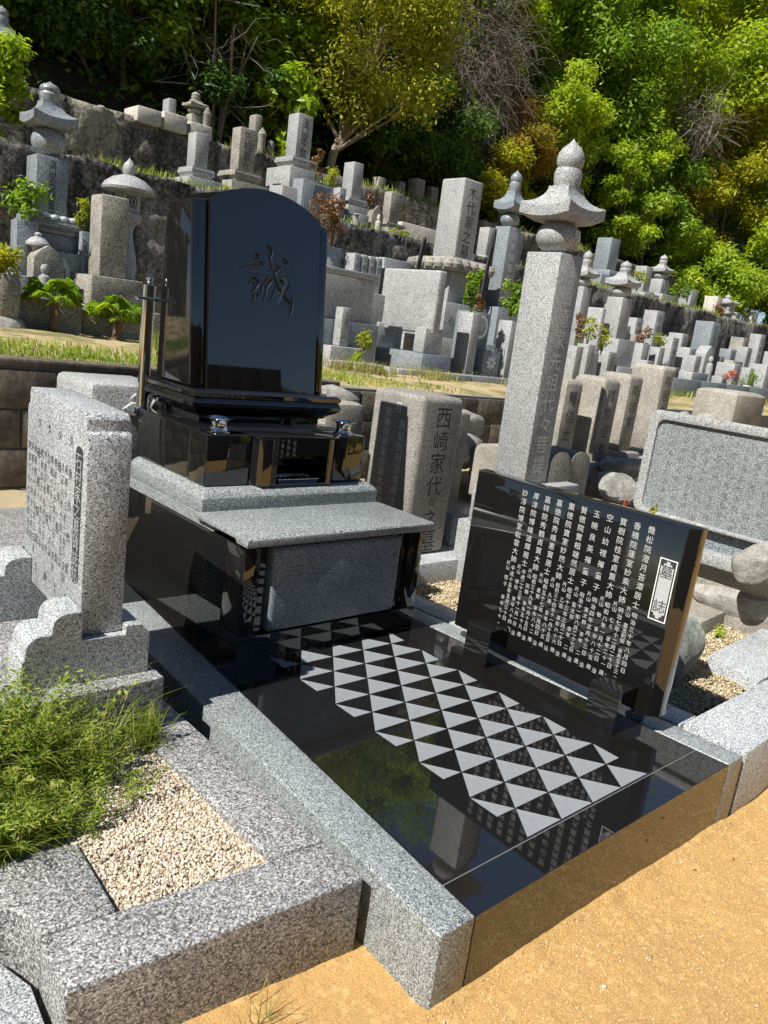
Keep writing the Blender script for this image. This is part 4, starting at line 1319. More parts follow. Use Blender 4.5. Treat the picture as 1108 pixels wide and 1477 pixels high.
# pale record slab standing on rocks
t = thing('inscribed_slab', 'pale granite record slab with sunk rounded panel of faint writing', 'memorial slab', (2.45, 0.7, 0.2))
part('slab', MB().box(2.605, 2.74, 0.36, 1.330, 0.462, 1.062), 'granite_pillar', t, 0.03, 3)
fr = MB()
def rrect(y0, y1, z0, z1, r_, x):
    o_ = []
    for cy, cz, a0 in ((y1 - r_, z1 - r_, 0), (y0 + r_, z1 - r_, 90), (y0 + r_, z0 + r_, 180), (y1 - r_, z0 + r_, 270)):
        for k in range(6):
            a = R_(a0 + 90 * k / 5)
            o_.append((x, cy + r_ * math.cos(a), cz + r_ * math.sin(a)))
    return o_
ou, inn = rrect(0.345, 1.338, 0.458, 1.066, 0.05, 2.583), rrect(0.385, 1.283, 0.478, 1.016, 0.045, 2.583)
ou2, inn2 = [(2.606, b_, c_) for a, b_, c_ in ou], [(2.606, b_, c_) for a, b_, c_ in inn]
n_ = len(ou)
fr.add(ou + inn + ou2 + inn2, [(i, (i + 1) % n_, n_ + (i + 1) % n_, n_ + i) for i in range(n_)] + [(n_ + i, n_ + (i + 1) % n_, 3 * n_ + (i + 1) % n_, 3 * n_ + i) for i in range(n_)] + [((i + 1) % n_, i, 2 * n_ + i, 2 * n_ + (i + 1) % n_) for i in range(n_)])
part('frame', fr, 'granite_pillar', t, 0.004, 2)
pn = part('panel', MB().add([(2.6035, b_, c_) for a, b_, c_ in inn], [tuple(range(n_))]), 'granite_grey', t)
TX = ['山大の月ひとのと', 'のつとめして山の', 'ものと大山のしの', 'つの山と月のもり', 'のりの大山とのは', '月のものとしての', 'と大のつ山のもの', 'しの月とのつもり', '山のものと大のし']
letters('inscription', [(c_, (2.6028, 0.60 + 0.072 * k, 0.965 - 0.03 * (k % 3)), YM, ZP, 0.036, 0.056) for k, c_ in enumerate(TX)], 'carved_shadow', pn)
part('base', MB().box(2.57, 2.95, 0.30, 1.38, 0.265, 0.340), 'granite_pillar', t, 0.01)
part('spacer', MB().box(2.64, 2.72, 0.38, 1.30, 0.340, 0.462), 'granite_bluish_far', t)
part('plinth', MB().box(2.66, 3.1, 0.30, 1.40, -0.1, 0.264), 'granite_old', t, 0.02)
t.location = (2.75, 0.85, -0.1)
for ch in t.children:
    ch.location = Vector((2.45, 0.7, 0.2)) - Vector(t.location)

# the old Nishizaki stone and its plinth
t = thing('gravestone', 'weathered grey gravestone with big carved family name beside the black tomb', 'gravestone', (1.54, 2.22, 0))
ns = part('body', MB().box(1.372, 1.712, 2.012, 2.44, 0.062, 0.985), 'granite_warm', t, 0.036, 5)
part('plinth', MB().box(1.20, 2.15, 1.87, 2.62, -0.15, 0.060), 'granite_light', t, 0.006)
cs_ = '西崎家代々之墓'
w = []
zz = 0.935
for ch, s_, dz in zip(cs_, (0.132, 0.125, 0.13, 0.13, 0.075, 0.115, 0.15), (0.136, 0.128, 0.134, 0.122, 0.078, 0.118, 0.16)):
    w.append((ch, (1.55, 2.0112, zz), XP, ZP, s_, s_, 1.0))
    zz -= dz
letters('family_name', w, 'dark_paint', ns)
letters('inscription', [('月', (1.3712, 2.205, 0.925), YM, ZP, 0.06), ('高岳院祖徳道居士', (1.3712, 2.155, 0.83), YM, ZP, 0.058, 0.063), ('芳春院貞室妙道大姉', (1.3712, 2.285, 0.885), YM, ZP, 0.055, 0.058),
         ('昭和　俗名西崎', (1.3712, 2.135, 0.32), YM, ZP, 0.035, 0.04), ('昭和　俗名', (1.3712, 2.265, 0.36), YM, ZP, 0.032, 0.036)], 'white_paint', ns)
stones('stone_block', 'bluish granite block behind the weathered Japanese family stone', 'stone', [('block', 1.83, 2.25, 2.08, 2.6, 0.0, 0.265, 0.006)], 'granite_bluish_far')
t = stones('gravestone', 'old stone with faint carving right behind the weathered family stone', 'gravestone', [('body', 1.86, 2.16, 2.35, 2.62, 0.2, 0.86, 0.02)], 'granite_aged')
letters('inscription', [('先祖', (2.01, 2.3492, 0.79), XP, ZP, 0.12, 0.15)], 'carved_shadow', t)
stones('gravestone', 'low old stone with rounded top between black tomb and weathered stone', 'gravestone', [('body', 1.18, 1.50, 2.62, 2.85, 0.25, 0.855, 0.05)], 'granite_old')
rock('rock', 'rounded stone cap showing above the right of the black tomb', 1.33, 2.86, 0.86, 0.25, 0.12, 0.09, 'rock_warm', 25, 3, 0.12)
rock('rock', 'long pale boulder in front of the path, right of the weathered stone', 2.42, 2.72, 0.72, 0.33, 0.15, 0.11, 'rock_warm', 27, 3, 0.1)
rock('rock', 'pale boulder lying above the faintly carved old stone', 2.32, 2.52, 0.56, 0.30, 0.15, 0.14, 'rock_warm', 28, 3, 0.1)
plant('weed', 'dark green tuft in the shade behind the weathered stone', 'plant', 1.80, 2.26, 0.30, 0.06, 0.09, 200, 0.03, 'leaf_mid', np.random.default_rng(3), clumps=4)

# the big five-ring pillar
gp = gorinto('tall grey granite pillar with five-ring top behind the black board', 1.715, 1.912, 1.50, 1.722, 0.60, 1.805, 1.972, 2.135, 2.222, 2.368, 0.156, 'granite_pillar',
             [('lower_base', 1.70, 2.3, 1.36, 1.92, -0.1, 0.30), ('base', 1.72, 2.22, 1.40, 1.86, 0.302, 0.52), ('plinth', 1.71, 2.12, 1.42, 1.80, 0.522, 0.598)], n=36)
gp.rotation_euler = (0, R_(-0.9), 0)
body = [c for c in gp.children if c.name.startswith('body')][0]
letters('inscription', [('為西崎家先祖代々菩提', (1.8135, 1.4985, 1.765), XP, ZP, 0.105, 0.112)], 'white_paint', body)
jw = [c for c in gp.children if c.name.startswith('ball')][0]
letters('inscription', [('月', (1.8135, 1.4905, 1.925), XP, ZP, 0.06)], 'white_paint', jw)

# the row of narrow old stones at the right
def old_stone(label, x0, x1, y0, y1, z0, z1, mat='granite_old', txt=None, group=None, zg=0.2):
    t_ = thing('gravestone', label, 'gravestone', ((x0 + x1) / 2, (y0 + y1) / 2, zg), group)
    k = (x1 - x0) * 0.1
    b_ = part('body', MB().rect_loft([(0, z0), (0, z1 - 0.035), (k * 0.35, z1 - 0.018), (k * 1.2, z1 - 0.004), (k * 2.4, z1)], x0, x1, y0, y1), mat, t_, 0.006)
    part('base', MB().box(x0 - 0.06, x1 + 0.06, y0 - 0.06, y1 + 0.06, zg, z0 - 0.001), mat, t_, 0.02)
    if txt:
        letters('inscription', [(txt, ((x0 + x1) / 2, y0 - 0.001, z1 - 0.07), XP, ZP, (x1 - x0) * 0.55, (x1 - x0) * 0.66)], 'carved_shadow', b_)
    return t_
old_stone('narrow old stone nearest the tall five-ring pillar, its front in shadow', 2.36, 2.53, 1.80, 1.98, 0.72, 1.165, txt='釋信士')
old_stone('second old stone from the tall pillar, with broad sunlit side', 2.70, 2.87, 1.75, 1.99, 0.62, 1.200, txt='釋妙信女')
old_stone('third old stone from the tall pillar, slimmer than its neighbours', 3.23, 3.39, 1.90, 2.14, 0.70, 1.235, txt='釋信女')
old_stone('tallest old stone at the right end of the row by the path', 3.83, 3.99, 2.00, 2.27, 0.68, 1.322, txt='釋居士')
t = thing('gravestone', 'twin arched old stone carved as two round-topped niches', 'gravestone', (2.1, 1.6, 0.2))
def twin(y):
    o_ = [(1.915, 0.42), (2.30, 0.42)]
    for cx in (2.203, 2.012):
        for k in range(9):
            a = R_(12 + 156 * k / 8)
            o_.append((cx + 0.098 * math.cos(a), 0.70 + 0.075 * math.sin(a)))
    return [(x, y, z) for x, z in o_]
part('body', MB().loft([twin(1.70), twin(1.50)]), 'granite_aged', t, 0.008)
part('base', MB().box(1.86, 2.36, 1.44, 1.76, 0.1, 0.419), 'granite_old', t, 0.02)
for k, (x, y, z, a, b_, c_, s_, lab) in enumerate(((2.62, 1.50, 0.545, 0.17, 0.13, 0.12, 71, 'cream broken rock below the second old stone'), (2.85, 1.62, 0.66, 0.20, 0.12, 0.07, 72, 'flat dark rock leaning under the third old stone'),
        (2.98, 1.42, 0.46, 0.22, 0.13, 0.16, 73, 'grey squarish rock beside the pale record slab'), (2.45, 1.40, 0.40, 0.16, 0.10, 0.06, 74, 'flat pinkish stone just behind the black board'), (3.05, 1.75, 0.60, 0.2, 0.12, 0.09, 75, 'dark rock in the gap behind the pale record slab'))):
    rock('rock', lab, x, y, z, a, b_, c_, ['rock_warm', 'rock_grey', 'rock_grey', 'rock_warm', 'rock_grey'][k], s_, 3, 0.15)
t = thing('candle_cup', 'little red glass cup among the rocks behind the board', 'cup', (2.60, 1.40, 0.455))
part('cup', MB().lathe([(0.012, 0.455), (0.014, 0.466), (0.015, 0.485), (0.015, 0.498), (0.012, 0.498), (0.011, 0.466)], 2.60, 1.40, 14), 'red_glass', t)
plant('weed', 'yellow green weed among the rocks behind the board', 'plant', 2.62, 1.22, 0.40, 0.06, 0.10, 110, 0.035, 'leaf_yellow', np.random.default_rng(4), clumps=4)
t = old_stone('broad rounded granite stone at the right edge beyond the record slab', 5.58, 6.2, 2.2, 2.6, 0.72, 1.19, 'granite_old', zg=0.5)
for k, (x, y, z) in enumerate(((4.55, 2.35, 0.84), (4.8, 2.3, 0.86), (5.05, 2.25, 0.84), (5.35, 2.3, 0.86))):
    rock('rock', ['pale rounded stone first of the low heap behind the record slab', 'tall rounded stone second in the low heap by the path', 'small rounded stone third in the low heap by the path', 'stone of the low heap touching the broad rounded stone'][k], x, y, z, 0.16, 0.13, 0.10 + 0.03 * (k % 2), 'rock_warm', 80 + k, 3, 0.12)
stones('stone_plinth', 'rough stone footing under the row of narrow old stones', 'plinth', [('footing', 2.25, 4.2, 1.70, 2.4, 0.0, 0.66, 0.04)], 'granite_old')

# ------------------------------------------------------------------ lower terrace, left group
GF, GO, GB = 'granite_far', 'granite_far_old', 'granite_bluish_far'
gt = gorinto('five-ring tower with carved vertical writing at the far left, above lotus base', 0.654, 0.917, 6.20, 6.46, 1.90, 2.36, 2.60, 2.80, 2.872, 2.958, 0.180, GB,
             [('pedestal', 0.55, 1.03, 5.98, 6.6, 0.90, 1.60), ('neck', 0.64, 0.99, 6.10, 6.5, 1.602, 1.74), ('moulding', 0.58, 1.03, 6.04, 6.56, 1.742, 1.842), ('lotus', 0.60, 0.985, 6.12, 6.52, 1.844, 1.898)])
bd = [c for c in gt.children if c.name.startswith('body')][0]
letters('inscription', [('濱口家先祖供養塔', (0.785, 6.1980, 2.335), XP, ZP, 0.068, 0.054)], 'dark_paint', bd)
pd = [c for c in gt.children if c.name.startswith('pedestal')][0]
cr = MB().add([(0.80 + 0.085 * math.cos(R_(a)), 5.9785, 1.42 + 0.14 * math.sin(R_(a))) for a in range(22, 382, 45)], [tuple(range(8))])
part('crest_plate', cr, 'carved_light', pd)
letters('crest', [('門', (0.80, 5.978, 1.475), XP, ZP, 0.10)], 'dark_paint', pd)
lp_ = [c for c in gt.children if c.name.startswith('lotus')][0]
for k in range(5):
    part('petal', MB().lathe([(0.002, 1.85), (0.028, 1.858), (0.034, 1.875), (0.026, 1.892), (0.002, 1.898)], 0.635 + 0.078 * k, 6.125, 10), 'carved_light', lp_)

stones('vase_post', 'tall granite flower post left of the five-ring tower', 'post', [('post', 0.435, 0.60, 5.95, 6.11, 0.9, 1.795, 0.006)], GB)
stones('vase_post', 'granite flower post between five-ring tower and plain square stone', 'post', [('post', 0.968, 1.09, 5.97, 6.09, 0.9, 1.795, 0.006)], GB)
rgp = np.random.default_rng(77)
plant('grave_flowers', 'leafy dark green sprays in the left granite post, browned on top', 'plant', 0.51, 6.03, 1.79, 0.17, 0.27, 620, 0.065, 'leaf_mid', rgp, clumps=9)
plant('grave_flowers', 'light green sprays in the post beside the plain square stone', 'plant', 1.01, 6.03, 1.79, 0.10, 0.24, 300, 0.05, 'leaf_olive', rgp, clumps=6)

t = thing('stone_lantern', 'tiny round-capped stone lantern in front of the left flower post', 'lantern', (0.565, 5.84, 0.9))
part('shaft', MB().lathe([(0.05, 0.9), (0.05, 1.30), (0.042, 1.34), (0.04, 1.58), (0.05, 1.60)], 0.565, 5.84, 16), GF, t)
part('cap', MB().lathe([(0.055, 1.60), (0.092, 1.612), (0.09, 1.63), (0.06, 1.665), (0.025, 1.68), (0.03, 1.70), (0.012, 1.715)], 0.565, 5.84, 18), GF, t)

t = thing('stone_niche', 'pointed stone niche with a little carved standing figure', 'niche', (0.61, 5.75, 0.95))
def arch_pts(x0, x1, z0, zs, z1, y):
    xm = (x0 + x1) / 2
    o_ = [(x0, z0), (x1, z0), (x1, zs)]
    for k in range(1, 8):
        u_ = k / 8
        o_.append((x1 + (xm - x1) * (1 - math.cos(u_ * math.pi / 2)), zs + (z1 - zs) * math.sin(u_ * math.pi / 2) * (1 - 0.18 * math.sin(u_ * math.pi))))
    o_.append((xm, z1))
    for k in range(7, 0, -1):
        u_ = k / 8
        o_.append((x0 + (xm - x0) * (1 - math.cos(u_ * math.pi / 2)), zs + (z1 - zs) * math.sin(u_ * math.pi / 2) * (1 - 0.18 * math.sin(u_ * math.pi))))
    o_.append((x0, zs))
    return [(x, y, z) for x, z in o_]
part('stele', MB().loft([arch_pts(0.49, 0.73, 1.08, 1.48, 1.620, 5.86), arch_pts(0.49, 0.73, 1.08, 1.48, 1.620, 5.70)]), GO, t, 0.008)
fg = MB()
fg.lathe([(0.034, 1.22), (0.044, 1.235), (0.046, 1.29), (0.05, 1.34), (0.044, 1.375), (0.018, 1.392), (0.022, 1.402), (0.032, 1.42), (0.034, 1.442), (0.026, 1.463), (0.004, 1.472)], 0.565, 5.655, 16)
part('figure', fg, 'granite_far', t)
part('base', MB().box(0.44, 0.80, 5.56, 5.92, 0.92, 1.215), GO, t, 0.01)
t = thing('stone_planter', 'round granite planter on a rough foot at the left edge', 'planter', (0.125, 5.25, 0.93))
part('drum', MB().lathe([(0.115, 1.05), (0.13, 1.10), (0.13, 1.30), (0.115, 1.345), (0.09, 1.35), (0.085, 1.30)], 0.125, 5.25, 24), GO, t)
part('foot', MB().lathe([(0.19, 0.92), (0.185, 0.96), (0.15, 1.03), (0.11, 1.055)], 0.125, 5.25, 14), 'rock_grey', t)
plant('grave_flowers', 'yellow green sprays in the round planter at the left edge', 'plant', 0.11, 5.25, 1.33, 0.17, 0.17, 380, 0.065, 'leaf_yellow', rgp, clumps=7)
stones('kerb_stone', 'dark mossy kerb stone behind the left fan palm', 'kerb', [('stone', 0.27, 0.76, 5.33, 5.52, 0.88, 1.205, 0.02)], GO)
stones('stone_block', 'small pale block behind the round planter', 'stone', [('block', 0.28, 0.47, 5.6, 5.8, 0.9, 1.36, 0.01)], GF)
fan_palm('fan palm in front of the pointed niche', 0.495, 5.22, 0.96, 0.40, rgp)
fan_palm('fan palm in front of the plain square stone', 0.99, 5.22, 0.95, 0.30, rgp, 0.19)

t = stones('gravestone', 'plain square weathered gravestone on a two-step base left of the black tomb', 'gravestone',
           [('body', 0.996, 1.235, 5.65, 5.895, 1.445, 2.095, 0.018), ('base', 0.900, 1.345, 5.55, 6.0, 1.203, 1.443, 0.01), ('kerb', 0.784, 1.45, 5.40, 6.12, 0.88, 1.20, 0.012)], GO)

def lantern_round(label, cx, cy, z0, zs, zp, zf, zr, zj, rr_, mat, group=None):
    t_ = thing('stone_lantern', label, 'lantern', (cx, cy, z0), group)
    part('pedestal', MB().box(cx - 0.2, cx + 0.2, cy - 0.2, cy + 0.2, z0, zs - 0.10), mat, t_, 0.01)
    part('base', MB().lathe([(0.19, zs - 0.1), (0.19, zs - 0.06), (0.13, zs - 0.02), (0.11, zs)], cx, cy, 24), mat, t_)
    H = zp - zs
    part('shaft', MB().lathe([(0.105, zs), (0.115, zs + 0.2 * H), (0.10, zs + 0.45 * H), (0.065, zs + 0.75 * H), (0.062, zs + 0.9 * H), (0.08, zp)], cx, cy, 24), mat, t_)
    part('platform', MB().lathe([(0.08, zp), (0.14, zp + 0.04), (0.15, zp + 0.07), (0.15, zp + 0.10), (0.12, zp + 0.125)], cx, cy, 6), mat, t_)
    z1 = zp + 0.127
    fb = part('firebox', MB().lathe([(0.125, z1), (0.125, zf)], cx, cy, 6), mat, t_)
    return t_, fb
t, fb = lantern_round('round umbrella-capped stone lantern behind the plain square stone', 1.60, 6.55, 0.9, 1.48, 1.965, 2.25, 2.40, 2.55, 0.24, GF)
part('roof', MB().lathe([(0.12, 2.25), (0.235, 2.262), (0.24, 2.285), (0.215, 2.325), (0.15, 2.375), (0.07, 2.405)], 1.60, 6.55, 28), GF, t)
part('jewel', jewel(1.60, 6.55, 0.06, 2.405, 2.565), GF, t)
lat = MB()
lat.add([(1.545, 6.4385, 2.115), (1.645, 6.4385, 2.115), (1.645, 6.4385, 2.225), (1.545, 6.4385, 2.225)], [(0, 1, 2, 3)])
part('window', lat, 'dark_paint', fb)
lat = MB()
for k in range(3):
    lat.tube([(1.55 + 0.032 * k, 6.436, 2.118), (1.575 + 0.032 * k, 6.436, 2.222)], 0.0045, 4)
    lat.tube([(1.575 + 0.032 * k, 6.436, 2.118), (1.55 + 0.032 * k, 6.436, 2.222)], 0.0045, 4)
part('lattice', lat, GF, fb)

# ------------------------------------------------------------------ lower terrace, centre group
t = thing('low_wall', 'low granite enclosure wall with flat coping behind the small pointed stone', 'wall', (3.45, 5.6, 0.85))
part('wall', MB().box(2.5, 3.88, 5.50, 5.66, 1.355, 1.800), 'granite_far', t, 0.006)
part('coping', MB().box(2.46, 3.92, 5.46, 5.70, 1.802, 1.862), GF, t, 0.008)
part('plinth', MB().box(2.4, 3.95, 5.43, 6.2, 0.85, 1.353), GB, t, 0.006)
t = stones('gravestone', 'small stone with slanted top behind the leafy sprig, left of the blank slab', 'gravestone', [('body', 3.335, 3.45, 5.30, 5.42, 1.10, 1.485, 0.012), ('base', 3.16, 3.66, 5.20, 5.42, 0.85, 1.098, 0.008)], GF)
letters('inscription', [('法界', (3.3925, 5.2988, 1.45), XP, ZP, 0.06, 0.075)], 'carved_shadow', t)
plant('grave_flowers', 'yellow green sprig before the small slanted stone', 'plant', 3.52, 5.13, 1.08, 0.12, 0.18, 160, 0.06, 'leaf_olive', rgp, clumps=5)
plant('weed', 'green weed on the gravel below the small slanted stone', 'plant', 3.42, 5.05, 0.92, 0.09, 0.14, 140, 0.04, 'leaf_bright', rgp, clumps=4)

t = thing('inscribed_slab', 'big blank granite slab on two feet and dark base facing left', 'memorial slab', (4.4, 5.5, 0.88))
part('slab', MB().box(4.325, 4.445, 5.0, 6.02, 1.335, 1.995), 'granite_far', t, 0.025, 3)
for y0 in (5.02, 5.78):
    part('foot', MB().box(4.25, 4.53, y0, y0 + 0.17, 1.132, 1.40), GF, t, 0.02)
part('base', MB().box(4.185, 4.63, 4.95, 6.06, 0.86, 1.13), GB, t, 0.006)

t = thing('gravestone', 'tall square stone with carved name on lotus base behind the blank slab', 'gravestone', (5.9, 6.42, 0.88))
bd = part('body', MB().box(5.715, 6.07, 6.20, 6.60, 2.312, 3.275), 'granite_far', t, 0.025, 3)
lt = moulded('lotus', 5.50, 6.27, 6.0, 6.80, 2.155, 2.310, GO, t, 'lotus')
for k in range(5):
    part('petal', MB().lathe([(0.002, 2.16), (0.075, 2.175), (0.088, 2.22), (0.07, 2.27), (0.002, 2.295)], 5.52, 6.07 + 0.165 * k, 12), GO, lt)
    part('petal', MB().lathe([(0.002, 2.16), (0.075, 2.175), (0.088, 2.22), (0.07, 2.27), (0.002, 2.295)], 5.58 + 0.155 * k, 6.02, 12), GO, lt)
part('upper_block', MB().box(5.66, 6.12, 6.16, 6.66, 1.76, 2.153), 'granite_far', t, 0.008)
part('middle_block', MB().box(5.47, 6.32, 5.98, 6.84, 1.32, 1.758), 'granite_far', t, 0.008)
part('lower_block', MB().box(5.15, 6.6, 5.65, 7.1, 0.85, 1.318), 'granite_far', t, 0.008)
letters('family_name', [('木代家之墓', (5.8925, 6.1985, 3.20), XP, ZP, 0.165, 0.175)], 'dark_paint', bd)
gt = gorinto('five-ring tower with white writing right of the tall carved stone', 6.455, 6.70, 6.00, 6.25, 1.80, 2.83, 3.02, 3.28, 3.39, 3.54, 0.17, GB,
             [('base', 6.25, 6.9, 5.8, 6.45, 1.25, 1.798), ('lower_base', 6.05, 7.1, 5.6, 6.7, 0.85, 1.248)])
bd = [c for c in gt.children if c.name.startswith('body')][0]
letters('inscription', [('鈴木城家先祖', (6.5775, 5.9985, 2.78), XP, ZP, 0.11, 0.135)], 'white_paint', bd)
stones('stone_block', 'granite block with round crest right of the blank slab', 'stone', [('block', 5.18, 5.50, 5.25, 5.5, 0.87, 1.66, 0.008)], GB)
cr = MB()
for r_ in (0.115,):
    cr.add([(5.36 + r_ * math.cos(R_(a)), 5.2485, 1.50 + r_ * 1.2 * math.sin(R_(a))) for a in range(0, 360, 20)] + [(5.36 + 0.085 * math.cos(R_(a)), 5.2485, 1.50 + 0.085 * 1.2 * math.sin(R_(a))) for a in range(0, 360, 20)],
           [(i, (i + 1) % 18, 18 + (i + 1) % 18, 18 + i) for i in range(18)])
bl = [o for o in bpy.data.objects if o.name.startswith('stone_block') and o.get('label', '').startswith('granite block with round')][0]
part('crest_ring', cr, 'white_paint', bl)
letters('crest', [('卍', (5.36, 5.248, 1.58), XP, ZP, 0.13)], 'carved_light', bl)
stones('vase_post', 'square flower post between blank slab and flower crest stone', 'post', [('post', 4.925, 5.06, 5.0, 5.21, 0.90, 1.632, 0.006), ('foot', 4.85, 5.14, 4.93, 5.28, 0.85, 0.899, 0.004)], GF)
stones('vase_post', 'square flower post nearest the tall five-ring pillar, left of it', 'post', [('post', 5.60, 5.74, 5.0, 5.2, 0.86, 1.614, 0.006)], GF)
fb = stones('stone_block', 'low dark stone with white flower crest', 'stone', [('block', 5.26, 5.55, 5.05, 5.2, 0.90, 1.25, 0.006), ('foot', 5.2, 5.62, 5.0, 5.28, 0.85, 0.898, 0.004)], GB)
for k in range(8):
    a = R_(45 * k)
    m = MB()
    ca, sa = math.cos(a), math.sin(a)
    q = [(0.012, 0.0), (0.045, 0.016), (0.075, 0.012), (0.082, 0.0), (0.075, -0.012), (0.045, -0.016)]
    m.add([(5.405 + u_ * ca - w_ * sa, 5.0485, 1.11 + u_ * sa + w_ * ca) for u_, w_ in q], [tuple(range(6))])
    part('crest_petal', m, 'white_paint', fb)
plant('grave_flowers', 'tall dark leafy branch in the post beside the blank slab', 'plant', 4.99, 5.1, 1.63, 0.11, 0.42, 420, 0.075, 'leaf_mid', rgp, clumps=9)
plant('grave_flowers', 'leafy branch in the post left of the tall five-ring pillar', 'plant', 5.67, 5.1, 1.61, 0.16, 0.40, 460, 0.07, 'leaf_mid', rgp, clumps=9)
plant('grave_flowers', 'yellowish dried blooms between the two leafy branches', 'plant', 5.38, 5.4, 1.66, 0.12, 0.18, 160, 0.06, 'leaf_dry', rgp, clumps=5)
for x, z0, z1, dx, lab in ((4.80, 1.9, 2.42, 0.075, 'dark wooden memorial stick left of the tall carved stone'), (5.98, 1.6, 2.52, 0.06, 'longer dark wooden memorial stick right of the tall carved stone')):
    single('memorial_stick', MB().loft([[(x, 5.9, z0), (x + 0.05, 5.9, z0), (x + 0.05, 5.925, z0), (x, 5.925, z0)], [(x + dx, 5.9, z1 - 0.05), (x + dx + 0.05, 5.9, z1 - 0.05), (x + dx + 0.05, 5.925, z1 - 0.05), (x + dx, 5.925, z1 - 0.05)], [(x + dx + 0.02, 5.9, z1), (x + dx + 0.035, 5.9, z1), (x + dx + 0.035, 5.925, z1), (x + dx + 0.02, 5.925, z1)]]),
           'dark_wood', lab, 'memorial stick', (x, 5.9, z0))
t = stones('gravestone', 'stone carved as a row of little pillars on the low wall', 'gravestone', [('pillar', 3.87 + 0.105 * k, 3.965 + 0.105 * k, 5.88, 6.05, 1.70, 2.085, 0.014) for k in range(4)] + [('base', 3.80, 4.36, 5.82, 6.12, 0.85, 1.698, 0.01)], GF)
for k in range(4):
    letters('inscription', [('先祖代々', (3.9175 + 0.105 * k, 5.879, 2.06), XP, ZP, 0.06, 0.075)], 'dark_paint', t)
stones('gravestone', 'low oblong inscribed stone above the blank slab', 'gravestone', [('body', 4.40, 4.83, 6.0, 6.3, 0.85, 2.12, 0.01)], GF)
stones('stone_planter', 'square granite planter with dried flowers beside the black headstone', 'planter', [('box', 3.66, 3.87, 6.1, 6.32, 0.85, 2.12, 0.01)], GF)
plant('dried_flowers', 'tall rusty dried flowers in the square planter beside the black headstone', 'plant', 3.78, 6.2, 2.10, 0.16, 0.52, 480, 0.07, 'leaf_dry', rgp, clumps=10, stem_mat='palm_trunk', aspect=0.25)
plant('dried_flowers', 'pale brown dried flowers just right of the black headstone top', 'plant', 3.50, 6.1, 2.08, 0.13, 0.52, 300, 0.06, 'leaf_dry', rgp, clumps=8, stem_mat='palm_trunk', aspect=0.25)
KB = thing('kerb_row', 'long low granite kerb between path and the central graves', 'kerb', (4.6, 4.75, 0.8))
for x0, x1, mt in ((3.62, 4.04, GF), (4.05, 4.7, GF), (4.71, 5.5, GB), (5.51, 6.6, GB)):
    part('kerb_stone', MB().box(x0, x1, 4.68, 4.88, 0.80, 0.962), mt, KB, 0.006)
KB2 = thing('kerb_row', 'mossy broken kerb in the grass left of the central graves', 'kerb', (3.0, 4.75, 0.8))
part('kerb_stone', MB().box(2.75, 3.42, 4.66, 4.85, 0.80, 0.985), GO, KB2, 0.02)
part('kerb_stone', MB().box(3.44, 3.56, 4.62, 4.82, 0.80, 0.975), 'rock_warm', KB2, 0.03)

